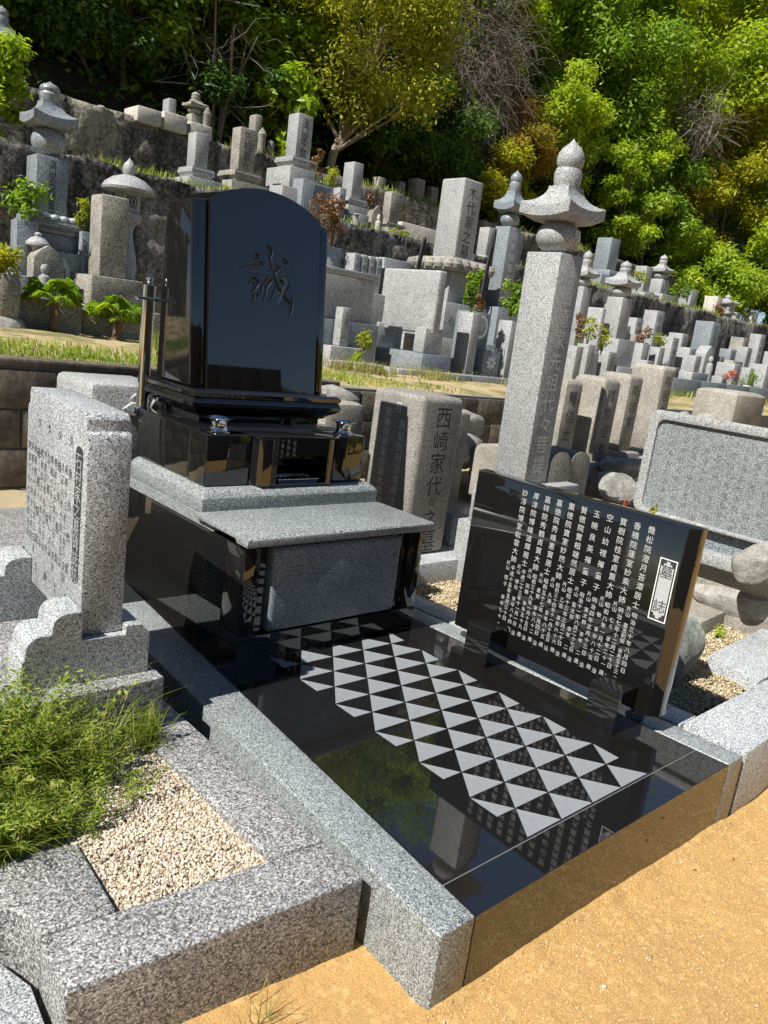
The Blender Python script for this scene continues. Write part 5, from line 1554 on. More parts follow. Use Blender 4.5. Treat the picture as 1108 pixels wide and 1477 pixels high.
# ------------------------------------------------------------------ lower terrace, right group
gt = gorinto('five-ring tower peeking out right behind the tall pillar', 8.29, 8.50, 6.0, 6.2, 1.40, 2.32, 2.46, 2.63, 2.71, 2.845, 0.155, GF, [('base', 8.1, 8.7, 5.8, 6.4, 0.82, 1.398)])
gt = gorinto('five-ring tower with broad winged roof over the grey tablet', 9.83, 10.12, 6.30, 6.60, 1.68, 2.34, 2.52, 2.74, 2.81, 2.93, 0.21, GF, [('base', 9.7, 10.22, 6.15, 6.75, 1.25, 1.678), ('lower_base', 9.5, 10.4, 5.95, 6.95, 0.82, 1.248)])
t = stones('inscribed_slab', 'plain grey tablet left of the broad-roofed tower', 'memorial slab', [('slab', 9.55, 9.66, 6.45, 7.1, 0.85, 2.13, 0.03)], GF)
EG = 'stones on the right of the lower terrace'
RS = [('vase_post', 'flower post with dried blooms beside the tall pillar right edge', 'post', [('post', 7.25, 7.40, 5.20, 5.36, 0.85, 1.445, 0.008)], GF),
      ('vase_post', 'speckled flower post right of the dried blooms', 'post', [('post', 7.95, 8.12, 5.50, 5.70, 0.85, 1.50, 0.008)], GF),
      ('vase_post', 'flower post with brown blooms right of the broad-roofed tower', 'post', [('post', 10.20, 10.42, 6.0, 6.22, 0.85, 1.665, 0.008)], GF),
      ('vase_post', 'flower post with green sprig before the white steles', 'post', [('post', 11.10, 11.28, 6.2, 6.38, 0.85, 1.657, 0.008)], GF),
      ('gravestone', 'white square stele behind the tallest old stone', 'gravestone', [('body', 11.66, 11.89, 6.30, 6.58, 0.95, 1.872, 0.012)], GF),
      ('gravestone', 'white stele with flat base just behind the square stele', 'gravestone', [('body', 12.9, 13.14, 6.8, 7.1, 1.2, 2.015, 0.012), ('base', 12.8, 13.3, 6.7, 7.2, 0.8, 1.198, 0.01)], GF),
      ('gravestone', 'tall grey square stele against the dark wall', 'gravestone', [('body', 13.62, 13.95, 6.6, 6.98, 1.30, 2.33, 0.015), ('base', 13.4, 14.2, 6.4, 7.2, 0.8, 1.298, 0.012)], GB),
      ('gravestone', 'speckled stele left of the carved pointed figure stone', 'gravestone', [('body', 12.15, 12.39, 6.2, 6.46, 0.95, 1.74, 0.012)], GF),
      ('gravestone', 'pale block stele on a cross-shaped base', 'gravestone', [('body', 12.05, 12.26, 6.0, 6.18, 1.32, 1.61, 0.01), ('arm', 11.85, 12.45, 5.9, 6.25, 1.05, 1.318, 0.01), ('foot', 11.95, 12.35, 5.8, 6.3, 0.85, 1.048, 0.01)], GF),
      ('gravestone', 'small weathered stele right of the figure stone', 'gravestone', [('body', 14.2, 14.42, 6.6, 6.83, 0.95, 1.70, 0.02)], GO),
      ('gravestone', 'wide grey stone beside the red flowers', 'gravestone', [('body', 13.64, 13.95, 6.0, 6.37, 0.88, 1.58, 0.012)], GF),
      ('gravestone', 'small stele rising over the red-flower stones', 'gravestone', [('body', 15.8, 16.05, 6.8, 7.05, 1.55, 2.0, 0.015), ('base', 15.6, 16.3, 6.6, 7.2, 0.85, 1.548, 0.015)], GF),
      ('gravestone', 'broad white inscribed stone at the right edge of the lower terrace', 'gravestone', [('body', 15.1, 15.65, 6.0, 6.37, 0.85, 1.66, 0.02)], GF),
      ('gravestone', 'low pair of blocks behind the red flowers', 'gravestone', [('body', 14.75, 15.2, 6.55, 6.8, 0.9, 1.66, 0.02)], GO)]
for nm, lab, cat, pcs, mt in RS:
    t_ = stones(nm, lab, cat, pcs, mt, EG if nm == 'gravestone' else 'granite flower posts on the right')
    if nm == 'gravestone' and pcs[0][6] - pcs[0][5] > 0.4:
        name_on(t_)
for k, (x, y, z, mt_, lab, r_, h_) in enumerate(((7.32, 5.28, 1.44, 'leaf_dry', 'pinkish dried blooms in the post beside the tall pillar', 0.10, 0.40), (8.03, 5.6, 1.50, 'leaf_olive', 'pale green dried sprays in the speckled post', 0.13, 0.36),
        (8.35, 5.55, 1.40, 'leaf_olive', 'second pale spray right of the speckled post', 0.13, 0.36), (10.31, 6.1, 1.66, 'leaf_dry', 'brown blooms right of the broad-roofed tower', 0.14, 0.25), (11.19, 6.29, 1.65, 'leaf_olive', 'green sprig before the white steles', 0.16, 0.2), (14.35, 5.95, 1.1, 'leaf_mid', 'green sprigs in the white pots near the right edge', 0.22, 0.35))):
    plant('grave_flowers', lab, 'plant', x, y, z, r_, h_, 190, 0.06, mt_, rgp, clumps=6)
plant('grave_flowers', 'red flowers with green leaves between the right hand stones', 'plant', 13.05, 5.85, 0.98, 0.18, 0.42, 220, 0.07, 'petal_red', rgp, clumps=5)
plant('weed', 'green leaves under the red flowers', 'plant', 13.1, 5.8, 0.92, 0.25, 0.25, 260, 0.07, 'leaf_bright', rgp, clumps=6)
for x in (14.25, 14.62):
    single('flower_pot', MB().lathe([(0.07, 0.9), (0.085, 1.15), (0.09, 1.20), (0.075, 1.20), (0.07, 1.0)], x, 5.95, 14), 'white_paint', ['white pot near the right edge, the left one of two', 'white pot near the right edge, the right one of two'][x > 14.5], 'pot', (x, 5.95, 0.9))
t = thing('stone_niche', 'pointed stone with carved standing figure among the right hand graves', 'niche', (12.93, 6.3, 0.85))
part('stele', MB().loft([arch_pts(12.78, 13.12, 0.95, 1.62, 1.84, 6.42), arch_pts(12.78, 13.12, 0.95, 1.62, 1.84, 6.2)]), GF, t, 0.012)
part('figure', MB().lathe([(0.05, 1.05), (0.06, 1.2), (0.07, 1.42), (0.06, 1.5), (0.025, 1.525), (0.045, 1.56), (0.048, 1.60), (0.03, 1.645), (0.004, 1.655)], 12.95, 6.16, 14), GF, t)
part('base', MB().box(12.65, 13.25, 6.0, 6.5, 0.82, 1.048), GF, t, 0.01)
KB3 = thing('kerb_row', 'dark grey kerb wall edging the right hand graves', 'kerb', (12, 5.5, 0.8))
for k in range(5):
    part('kerb_stone', MB().box(10.4 + 0.95 * k, 11.345 + 0.95 * k, 5.45, 5.62, 0.80, 1.185), GB, KB3, 0.008)

for x, y, w_, z0, z1, mt, lab in ((9.0, 6.4, 0.22, 0.85, 1.72, GF, 'square stele between the peeking tower and the grey tablet'), (10.75, 6.7, 0.24, 0.85, 1.95, GF, 'square stele just right of the broad-roofed tower'), (11.5, 6.9, 0.2, 0.85, 1.85, GO, 'weathered stele behind the flower post with green sprig'),
        (12.5, 6.75, 0.22, 0.85, 1.80, GF, 'thin stele left of the tall grey stele by the wall'), (14.9, 6.2, 0.2, 0.85, 1.55, GF, 'short stele between wide grey stone and broad white stone'), (15.4, 6.9, 0.26, 0.85, 1.9, GB, 'blue-grey stele close to the dark wall on the right'), (16.5, 6.3, 0.28, 0.85, 1.75, GF, 'pale stele right of the broad white stone'), (17.3, 6.8, 0.3, 0.85, 2.0, GF, 'pale stele near the end of the lower terrace'), (11.2, 5.85, 0.16, 0.85, 1.35, GO, 'knee-high old stele before the flower posts'), (8.9, 5.7, 0.2, 0.85, 1.45, GF, 'low block stele before the grey tablet'),
        (9.2, 6.95, 0.3, 0.85, 2.25, GF, 'tall pale stele behind the grey tablet'), (10.9, 7.0, 0.26, 0.85, 2.3, GO, 'tall weathered stele close to the dark wall, right of the broad-roofed tower'), (11.7, 7.05, 0.24, 0.85, 2.15, GF, 'pale stele close to the dark wall behind the white square stele'), (12.3, 7.0, 0.28, 0.85, 2.35, GF, 'tall pale stele close to the dark wall, left of the flat-based white stele'), (14.6, 7.0, 0.3, 0.85, 2.3, GF, 'tall pale stele right of the tall grey square stele'), (16.1, 7.0, 0.3, 0.85, 2.2, GO, 'weathered stele close to the wall near the right edge'), (16.9, 7.0, 0.26, 0.85, 2.35, GF, 'tall narrow stele close to the wall near the right edge'), (18.2, 6.9, 0.34, 0.85, 2.2, GF, 'last tall stele along the wall at the right edge'), (10.1, 5.75, 0.2, 0.85, 1.4, GF, 'low square stele before the broad-roofed tower'), (12.8, 5.75, 0.2, 0.85, 1.3, GF, 'low pale block before the pointed figure stone'), (15.9, 5.9, 0.3, 0.85, 1.5, GF, 'low pale block right of the white pots')):
    stones('gravestone', lab, 'gravestone', [('body', x - w_ / 2, x + w_ / 2, y, y + w_, z0 + 0.22, z1, 0.012), ('base', x - w_ * 0.85, x + w_ * 0.85, y - w_ * 0.3, y + w_ * 1.3, z0 - 0.05, z0 + 0.219, 0.01)], mt, EG)
    name_on(bpy.data.objects[-1] if False else [o for o in bpy.data.objects if o.get('label') == lab][0])

# ------------------------------------------------------------------ middle terrace
def tiered(label, b0, m0, s0, mat, extra=(), txt=None, group=None):
    """body, moulding and base boxes given as (x0, x1, y0, y1, z0, z1)"""
    t_ = thing('gravestone', label, 'gravestone', ((b0[0] + b0[1]) / 2, (b0[2] + b0[3]) / 2, 2.5), group)
    b_ = part('body', MB().box(*b0), mat, t_, 0.012)
    moulded('moulding', *m0, mat, t_)
    part('base', MB().box(*s0), mat, t_, 0.008)
    for e_ in extra:
        part('step', MB().box(*e_), mat, t_, 0.008)
    if txt:
        w_ = b0[1] - b0[0]
        letters('family_name', [(txt, ((b0[0] + b0[1]) / 2, b0[2] - 0.0015, b0[5] - 0.04), XP, ZP, w_ * 0.5, (b0[5] - b0[4] - 0.06) / len(txt))], 'dark_paint', b_)
    return t_
tiered('shortest tiered stone on the middle terrace, above the headstone left', (3.165, 3.345, 8.30, 8.51, 2.94, 3.348), (3.09, 3.40, 8.20, 8.58, 2.80, 2.938), (3.0, 3.45, 8.08, 8.66, 2.5, 2.798), GF)
tiered('middle tiered stone with weathered name above the black headstone', (3.765, 4.0, 8.30, 8.51, 3.03, 3.558), (3.66, 4.06, 8.18, 8.62, 2.88, 3.028), (3.56, 4.10, 8.06, 8.70, 2.5, 2.878), GO, txt='先祖累代')
tiered('tallest tiered stone with carved name above the black headstone', (4.605, 4.85, 8.30, 8.54, 3.39, 3.94), (4.51, 4.92, 8.20, 8.64, 3.24, 3.388), (4.44, 4.95, 8.13, 8.7, 2.96, 3.238), GF, [(4.26, 5.05, 8.0, 8.8, 2.5, 2.958)], txt='濱口家之墓')
t = stones('gravestone', 'wide bluish stone with pale bordered panel behind the dried flowers', 'gravestone', [('body', 4.50, 5.0, 7.90, 8.14, 2.45, 3.085, 0.008)], GB)
pnl = MB()
for a0, a1, c0, c1 in ((4.525, 4.975, 3.045, 3.06), (4.525, 4.54, 2.5, 3.045), (4.96, 4.975, 2.5, 3.045)):
    pnl.add([(a0, 7.8985, c0), (a1, 7.8985, c0), (a1, 7.8985, c1), (a0, 7.8985, c1)], [(0, 1, 2, 3)])
part('panel_border', pnl, 'white_paint', t)
letters('carving', [('柳', (4.75, 7.898, 2.98), XP, ZP, 0.17)], 'dark_paint', t)
tiered('tiered stone under the thick leafy tree, right of the bluish panel stone', (5.69, 5.87, 8.40, 8.64, 3.10, 3.59), (5.60, 5.95, 8.32, 8.72, 2.98, 3.098), (5.55, 6.0, 8.26, 8.78, 2.5, 2.978), GF)
stones('gravestone', 'slim side post right of the bluish panel stone', 'gravestone', [('body', 5.26, 5.37, 8.1, 8.32, 2.45, 3.14, 0.008)], GF)
tiered('tiered pale stone beside the little wheel-shaped carving', (6.20, 6.39, 8.10, 8.27, 2.85, 3.285), (6.10, 6.47, 8.02, 8.34, 2.77, 2.848), (6.08, 6.50, 7.95, 8.40, 2.45, 2.768), GO)
stones('gravestone', 'small block stone with a bottle-shaped neighbour on the middle terrace', 'gravestone', [('body', 5.36, 5.58, 7.8, 7.95, 2.45, 2.815, 0.01)], GF)
single('stone_jar', MB().lathe([(0.05, 2.5), (0.06, 2.6), (0.055, 2.68), (0.03, 2.72), (0.03, 2.76), (0.045, 2.785), (0.02, 2.80)], 5.31, 7.75, 14), GO, 'bottle-shaped little stone on the middle terrace edge', 'stone', (5.31, 7.75, 2.5))
t = thing('carved_stone', 'little arched carved stone left of the tiered pale stone', 'gravestone', (5.74, 7.8, 2.45))
part('body', MB().loft([arch_pts(5.63, 5.84, 2.45, 2.82, 2.99, 7.92), arch_pts(5.63, 5.84, 2.45, 2.82, 2.99, 7.80)]), GO, t, 0.01)
part('figure', MB().lathe([(0.03, 2.55), (0.04, 2.66), (0.042, 2.76), (0.018, 2.785), (0.03, 2.82), (0.02, 2.86), (0.003, 2.87)], 5.735, 7.775, 12), 'marble_pale', t)
for k, (x, y, z, mt_, lab, r_, h_, n__) in enumerate(((4.63, 7.85, 3.08, 'leaf_dry', 'brown dried sprays over the bluish panel stone', 0.11, 0.36, 220), (5.02, 8.0, 3.0, 'leaf_olive', 'olive sprays behind the bluish panel stone', 0.14, 0.30, 220),
        (6.15, 7.75, 2.55, 'leaf_olive', 'green tuft before the tiered pale stone', 0.16, 0.14, 200), (3.35, 7.75, 2.58, 'leaf_olive', 'green tuft above the headstone, left of centre', 0.10, 0.14, 120), (3.95, 7.8, 2.62, 'leaf_olive', 'green tuft above the headstone centre', 0.08, 0.14, 110), (5.62, 7.9, 2.95, 'leaf_dry', 'dried flower between small stones of the middle terrace', 0.09, 0.16, 110))):
    plant('grave_flowers', lab, 'plant', x, y, z, r_, h_, n__, 0.055, mt_, rgp, clumps=5)
t = stones('concrete_steps', 'pale concrete block steps against the upper wall', 'steps', [('step', 6.9, 8.6, 8.9, 9.5, 2.45, 2.80, 0.01), ('step', 7.4, 8.9, 9.15, 9.5, 2.802, 3.1, 0.01)], 'marble_pale')
# right part of the middle terrace
t = stones('gravestone', 'blue-grey lichen-spotted stele high behind the tall pillar', 'gravestone', [('body', 12.62, 12.95, 8.60, 8.95, 3.10, 3.745, 0.015), ('moulding', 12.45, 13.15, 8.4, 9.1, 2.95, 3.098, 0.03), ('base', 11.9, 12.9, 8.2, 9.2, 2.5, 2.948, 0.01)], GB)
stones('gravestone', 'square pale stele left of the small five-ring tower on the middle terrace', 'gravestone', [('body', 13.62, 13.88, 8.3, 8.57, 2.80, 3.345, 0.012), ('moulding', 13.4, 14.0, 8.1, 8.75, 2.68, 2.798, 0.02), ('base', 13.2, 13.95, 7.95, 8.8, 2.45, 2.678, 0.01)], GF)
gorinto('small five-ring tower on the right of the middle terrace', 14.33, 14.62, 8.30, 8.60, 2.86, 3.18, 3.33, 3.50, 3.58, 3.71, 0.19, GF, [('base', 14.1, 14.8, 8.1, 8.8, 2.45, 2.858)])
stones('gravestone', 'pale stele with dark heart-shaped stain', 'gravestone', [('body', 15.50, 15.80, 8.2, 8.48, 2.50, 3.13, 0.015), ('base', 14.9, 15.9, 7.95, 8.7, 2.2, 2.498, 0.01)], GF)
stones('gravestone', 'cream coloured plain stele beside the far stone lantern', 'gravestone', [('body', 16.36, 16.62, 8.0, 8.32, 2.45, 3.085, 0.012)], 'marble_pale')
gorinto_l = thing('stone_lantern', 'far square stone lantern with upswept roof on the right', 'lantern', (16.95, 8.05, 2.2))
part('shaft', MB().box(16.82, 17.08, 7.92, 8.18, 2.2, 2.74), GF, gorinto_l, 0.01)
part('platform', MB().box(16.76, 17.14, 7.86, 8.24, 2.742, 2.80), GF, gorinto_l, 0.01)
part('firebox', MB().box(16.80, 17.10, 7.90, 8.20, 2.802, 2.97), GF, gorinto_l, 0.01)
part('roof', hip_roof(16.95, 8.05, 0.22, 2.96, 3.10, 0.07, 0.04), GF, gorinto_l)
part('jewel', jewel(16.95, 8.05, 0.075, 3.095, 3.205), GF, gorinto_l)
stones('gravestone', 'white block beside the far stone lantern', 'gravestone', [('body', 17.42, 17.72, 7.9, 8.16, 2.2, 2.63, 0.01)], GF)
stones('gravestone', 'orange-tinged stele at the far right of the middle terrace', 'gravestone', [('body', 18.80, 19.08, 8.2, 8.5, 2.52, 2.99, 0.012), ('base', 18.55, 19.0, 8.0, 8.5, 2.2, 2.518, 0.01)], 'marble_pale')
for k, (x, y, z, mt_, lab) in enumerate(((12.75, 7.9, 2.75, 'leaf_olive', 'sprig before the lichen-spotted stele'), (14.05, 7.8, 2.75, 'leaf_mid', 'sprig left of the small five-ring tower base'), (14.55, 7.75, 2.75, 'leaf_mid', 'sprig right before the small five-ring tower'), (15.2, 8.6, 2.7, 'leaf_olive', 'bushy sprays behind the heart-stained stele'), (16.1, 7.8, 2.5, 'leaf_dry', 'brown wreath left of the cream stele'), (19.3, 7.7, 2.3, 'leaf_olive', 'sprig at the far right end of the wall'))):
    plant('grave_flowers', lab, 'plant', x, y, z, 0.2, 0.35, 240, 0.07, mt_, rgp, clumps=6)

for x, y, w_, z1, mt, lab in ((8.6, 8.2, 0.22, 3.2, GF, 'pale stele on the middle terrace left of the concrete steps foot'), (9.5, 8.4, 0.26, 3.3, GO, 'weathered stele behind the second five-ring tower'), (10.6, 8.3, 0.24, 3.25, GF, 'square stele on the middle terrace behind the tall pillar roof'), (11.5, 8.5, 0.22, 3.15, GF, 'short stele left of the lichen-spotted stele'), (13.1, 8.4, 0.2, 3.1, GF, 'slim stele right of the lichen-spotted stele'), (15.1, 8.35, 0.2, 2.95, GF, 'short stele left of the heart-stained stele'), (16.0, 8.5, 0.22, 2.95, GO, 'old stele between heart-stained and cream steles'), (18.2, 8.3, 0.24, 2.9, GF, 'square stele left of the orange-tinged stele')):
    stones('gravestone', lab, 'gravestone', [('body', x - w_ / 2, x + w_ / 2, y, y + w_, 2.74, z1, 0.012), ('base', x - w_ * 0.9, x + w_ * 0.9, y - w_ * 0.4, y + w_ * 1.4, 2.4, 2.738, 0.01)], mt, 'stones on the middle terrace')
    name_on([o for o in bpy.data.objects if o.get('label') == lab][0])

# ------------------------------------------------------------------ top terrace
stones('gravestone', 'small rounded stele on pale coping under the dark trees', 'gravestone', [('body', 3.60, 3.72, 10.0, 10.2, 3.55, 4.04, 0.02)], GF)
gorinto('miniature five-ring tower on the top terrace under the dark trees', 3.88, 4.05, 9.85, 10.02, 3.52, 3.90, 4.0, 4.10, 4.14, 4.205, 0.135, GO)
t = thing('stone_jar', 'little capped stone post beside the miniature five-ring tower', 'stone', (4.09, 9.82, 3.5))
part('post', MB().lathe([(0.062, 3.5), (0.06, 3.90), (0.068, 3.93), (0.05, 3.97), (0.02, 4.03), (0.005, 4.045)], 4.09, 9.82, 12), GO, t)
stones('gravestone', 'small leaning carved stele above the middle tiered stone', 'gravestone', [('body', 4.93, 5.06, 9.9, 10.1, 3.55, 4.175, 0.03)], GO)
t = thing('stone_jar', 'mossy capped stone post right of the small leaning stele', 'stone', (4.99, 9.78, 3.5))
part('post', MB().lathe([(0.06, 3.5), (0.058, 3.86), (0.066, 3.89), (0.04, 3.94), (0.006, 3.985)], 4.99, 9.78, 12), GO, t)
single('stone_jar', MB().lathe([(0.052, 3.5), (0.055, 3.80), (0.045, 3.835), (0.01, 3.84)], 5.15, 9.78, 12), GO, 'short round stone stump on the top terrace edge', 'stone', (5.15, 9.78, 3.5))
for k, (x0, x1, y0, y1, z1) in enumerate(((7.50, 7.68, 10.0, 10.18, 3.87), (8.16, 8.32, 10.2, 10.4, 3.95), (8.48, 8.70, 10.1, 10.36, 4.065), (8.97, 9.15, 10.2, 10.42, 4.03))):
    stones('gravestone', ['mossy low stele under the olive tree, first of four on the top terrace', 'mossy low stele, second of the four in the shade', 'tallest of the four shaded steles on the top terrace', 'small stele, last of the four in the shade'][k], 'gravestone', [('body', x0, x1, y0, y1, 3.5, z1, 0.03)], GO, 'shaded steles on the top terrace')
gorinto('five-ring tower cut by the left picture edge, high on the top terrace', 1.30, 1.52, 9.80, 10.02, 3.50, 3.865, 4.0, 4.22, 4.30, 4.42, 0.18, GB)
rock('rock', 'round grey stone on the top terrace beside the left tower', 1.62, 10.05, 3.62, 0.14, 0.12, 0.17, 'rock_grey', 91, 3, 0.1)
rock('rock', 'small pale ball stone on the dark slope edge', 2.62, 9.9, 3.62, 0.06, 0.06, 0.06, 'rock_warm', 92, 2, 0.05)

# grass beside the path and on ledges
rg = np.random.default_rng(18)
P = region(30000, -1.6, 3.2, 3.20, 5.1, lambda x, y: np.clip(1.1 - np.abs(y - 3.7) * 1.5 + 1.7 * vnoise(x, y, 1.6, 44), 0, 1) * np.clip(1.25 - 0.42 * x, 0.12, 1), rg)
P3 = np.column_stack([P, path_zn(P[:, 0], P[:, 1])])
grass_patch('grass', 'sunlit grass strip along the path above the block wall', [blades(P3, 0.042, 0.007, 1.1, rg, np.clip(0.1 + 0.5 * rg.random(len(P)) + 0.9 * (vnoise(P[:, 0], P[:, 1], 1.3, 50) + 0.1), 0, 1))], 'grass_blade')
P = region(5000, 2.6, 5.0, 4.3, 5.0, lambda x, y: np.clip(0.3 + 2 * vnoise(x, y, 2, 45) - (x - 3.4) * 0.5, 0, 1), rg)
P3 = np.column_stack([P, path_zn(P[:, 0], P[:, 1])])
grass_patch('grass', 'dry yellow grass round the mossy broken kerb', [blades(P3, 0.11, 0.006, 0.7, rg)], 'grass_dry')
P = region(5000, 9.0, 16.0, 4.9, 5.8, lambda x, y: np.clip(0.35 + 2 * vnoise(x, y, 1, 46), 0, 1), rg)
P3 = np.column_stack([P, path_zn(P[:, 0], P[:, 1])])
grass_patch('grass', 'patchy green grass in front of the right hand kerb wall', [blades(P3, 0.14, 0.012, 0.7, rg)], 'grass_blade')
P = region(9000, 0.5, 20.0, 7.42, 7.85, lambda x, y: np.clip(0.25 + 2.2 * vnoise(x, y, 1, 47), 0, 1), rg)
P3 = np.column_stack([P, np.full(len(P), 2.58)])
grass_patch('grass', 'weeds along the edge of the middle terrace', [blades(P3, 0.13, 0.010, 0.7, rg)], 'grass_blade')
P = region(6000, 3.0, 14.0, 9.65, 10.6, lambda x, y: np.clip(0.2 + 2.2 * vnoise(x, y, 1, 48), 0, 1), rg)
P3 = np.column_stack([P, np.full(len(P), 3.56)])
grass_patch('grass', 'weeds along the edge of the top terrace', [blades(P3, 0.18, 0.012, 0.7, rg)], 'grass_blade')
rgs = np.random.default_rng(28)
for k, (x, y, s_) in enumerate(((1.10, 4.6, 0.14), (0.75, 3.9, 0.16))):
    grass_patch('grass_tuft', ['upright grass tuft at the foot of the plain square stone', 'dark dry weed stalk on the grassy path'][k], [blades(np.column_stack([rgs.normal(x, 0.05, 160 if k == 0 else 40), rgs.normal(y, 0.05, 160 if k == 0 else 40), np.full(160 if k == 0 else 40, float(path_z(x, y)))]), s_, 0.007, 0.45, rgs)], 'grass_blade' if k == 0 else 'grass_dry')

# ------------------------------------------------------------------ trees
def tree(name, label, x, y, h_, rx, rz, mat, n_leaf, leaf, seed, kind='leaf', bark='bark', trunk=0.12, clumps=52, low=0.25, group='trees on the slope behind the graves', lean=(0, 0), flat=0.7, cr=0.29):
    rg_ = np.random.default_rng(seed)
    z = float(hill_z(np.array(x), np.array(y))) - 0.1 if y > 9.8 else (2.5 if y > 7.5 else -0.3)
    t_ = thing(name, label, 'tree', (x, y, z), group)
    cz = h_ * (1 + low) / 2
    top = np.array([lean[0], lean[1], h_ * 0.8])
    m_ = MB()
    pts = [(0, 0, -0.2)]
    for k in range(1, 7):
        u_ = k / 6
        pts.append((top[0] * u_ + 0.12 * math.sin(seed + 3 * u_), top[1] * u_ + 0.12 * math.cos(seed * 2 + 4 * u_), top[2] * u_))
    m_.tube(pts, [trunk * (1.15 - 0.95 * k / 6) for k in range(7)], 9)
    cs, rs = [], []
    for k in range(clumps):
        d_ = unit(rg_.normal(size=3))
        u_ = rg_.uniform(0.45, 1.0)
        c_ = np.array([lean[0] * 0.6 + d_[0] * rx * u_, lean[1] * 0.6 + d_[1] * rx * u_, cz + d_[2] * rz * u_])
        c_[2] = max(c_[2], h_ * low * 0.7)
        cs.append(c_)
        rs.append(rx * cr * rg_.uniform(0.65, 1.25))
    part('trunk', m_, bark, t_, world=False)
    b_ = MB()
    for c_ in cs[::2]:
        u_ = np.clip(c_[2] / h_ - 0.18, 0.15, 0.92)
        k = u_ * 6
        i0 = int(min(k, 5))
        p0 = np.array(pts[i0]) * (1 - (k - i0)) + np.array(pts[i0 + 1]) * (k - i0)
        mid = (p0 + c_) / 2 + np.array([0, 0, 0.08 * h_ * rg_.uniform(-0.3, 1)])
        b_.tube([tuple(p0), tuple(mid), tuple(c_)], [trunk * 0.4, trunk * 0.24, trunk * 0.08], 5)
    part('branches', b_, bark, t_, world=False)
    w_ = np.array(rs) ** 2
    per = np.maximum(n_leaf * w_ / w_.sum(), 20)
    v_, f_, tt = clump_leaves(cs, rs, per * 1.05, leaf * 1.12, rg_, flat=flat, aspect=0.42, shell=0.35, tintrange=0.55)
    o = obj('crown', np_mesh('crown', v_, f_, mat, tt), t_)
    o['kind'] = 'stuff'
    return t_

TREES = [  # x, y, height, rx, rz, leaf material, leaves, leaf size, label
    (-1.0, 12.6, 5.2, 2.0, 2.2, 'leaf_dark', 15000, 0.13, 'dark evergreen at the top left corner above the cut-off tower'),
    (1.6, 12.2, 5.0, 1.9, 2.1, 'leaf_dark', 20000, 0.12, 'dark evergreen behind the left stone tower'),
    (3.9, 12.4, 5.2, 1.9, 2.2, 'leaf_mid', 22000, 0.11, 'dark dense tree above the small rounded stele'),
    (5.9, 12.6, 6.0, 1.9, 2.4, 'leaf_mid', 22000, 0.11, 'dark leafy tree behind the bare twigs'),
    (10.3, 12.6, 5.5, 1.9, 2.2, 'leaf_dark', 20000, 0.12, 'dark tree behind the pale tangle of vines'),
    (13.6, 12.5, 6.5, 1.7, 2.7, 'leaf_mid', 24000, 0.13, 'fresh green tree right of the vine tangle'),
    (15.9, 12.0, 7.4, 2.0, 3.1, 'leaf_mid', 26000, 0.13, 'tall green tree above the lichen-spotted stele'),
    (18.9, 11.6, 8.5, 2.2, 3.5, 'leaf_bright', 26000, 0.15, 'bright green tree behind the small five-ring tower'),
    (22.2, 11.2, 9.5, 2.5, 3.9, 'leaf_yellow', 26000, 0.17, 'yellow green tree filling the upper right'),
    (25.8, 11.0, 9.5, 2.7, 4.0, 'leaf_mid', 20000, 0.18, 'mid green tree at the right edge behind the far lantern'),
    (29.5, 11.5, 10.0, 2.9, 4.3, 'leaf_dark', 15000, 0.2, 'dark tree beyond the right edge'),
    (0.2, 15.6, 6.0, 2.3, 2.6, 'leaf_mid', 11000, 0.15, 'green tree high on the slope at the far left'),
    (3.6, 15.8, 6.5, 2.4, 2.8, 'leaf_dark', 12000, 0.15, 'dark tree high on the slope above the left wall'),
    (7.0, 15.6, 6.5, 2.4, 2.8, 'leaf_mid', 14000, 0.15, 'green tree high on the slope behind the olive tree'),
    (10.4, 15.8, 7.0, 2.5, 3.0, 'leaf_bright', 14000, 0.15, 'bright tree high on the slope above the vines'),
    (13.8, 15.6, 7.5, 2.5, 3.1, 'leaf_mid', 14000, 0.16, 'green tree high on the slope right of the vines'),
    (17.2, 15.6, 8.5, 2.7, 3.5, 'leaf_bright', 14000, 0.17, 'light green tree high on the slope, right of centre'),
    (21.0, 15.2, 9.5, 2.9, 4.0, 'leaf_yellow', 14000, 0.19, 'yellow green tree high on the slope at upper right'),
    (25.2, 15.0, 10.5, 3.1, 4.4, 'leaf_yellow', 13000, 0.2, 'yellow tree high on the slope at the top right corner'),
    (29.6, 15.0, 11.0, 3.3, 4.6, 'leaf_bright', 11000, 0.22, 'light tree high on the slope beyond the right edge'),
    (5.0, 19.5, 7.0, 2.9, 3.1, 'leaf_dark', 8000, 0.19, 'dark tree on the ridge at the left'),
    (10.5, 19.5, 7.5, 3.0, 3.3, 'leaf_mid', 8000, 0.19, 'green tree on the ridge at the centre'),
    (16.0, 19.5, 8.0, 3.0, 3.5, 'leaf_mid', 8000, 0.2, 'green tree on the ridge right of centre'),
    (22.0, 19.5, 9.0, 3.3, 3.9, 'leaf_mid', 8000, 0.22, 'green tree on the ridge at the right'),
    (28.5, 19.5, 10.0, 3.6, 4.3, 'leaf_mid', 8000, 0.24, 'green tree on the ridge at the far right'),
]
for k, (x, y, h_, rx, rz, mt_, nl, lf, lab) in enumerate(TREES):
    tree('forest_tree', lab, x, y, h_, rx, rz, mt_, nl, lf, 200 + k)
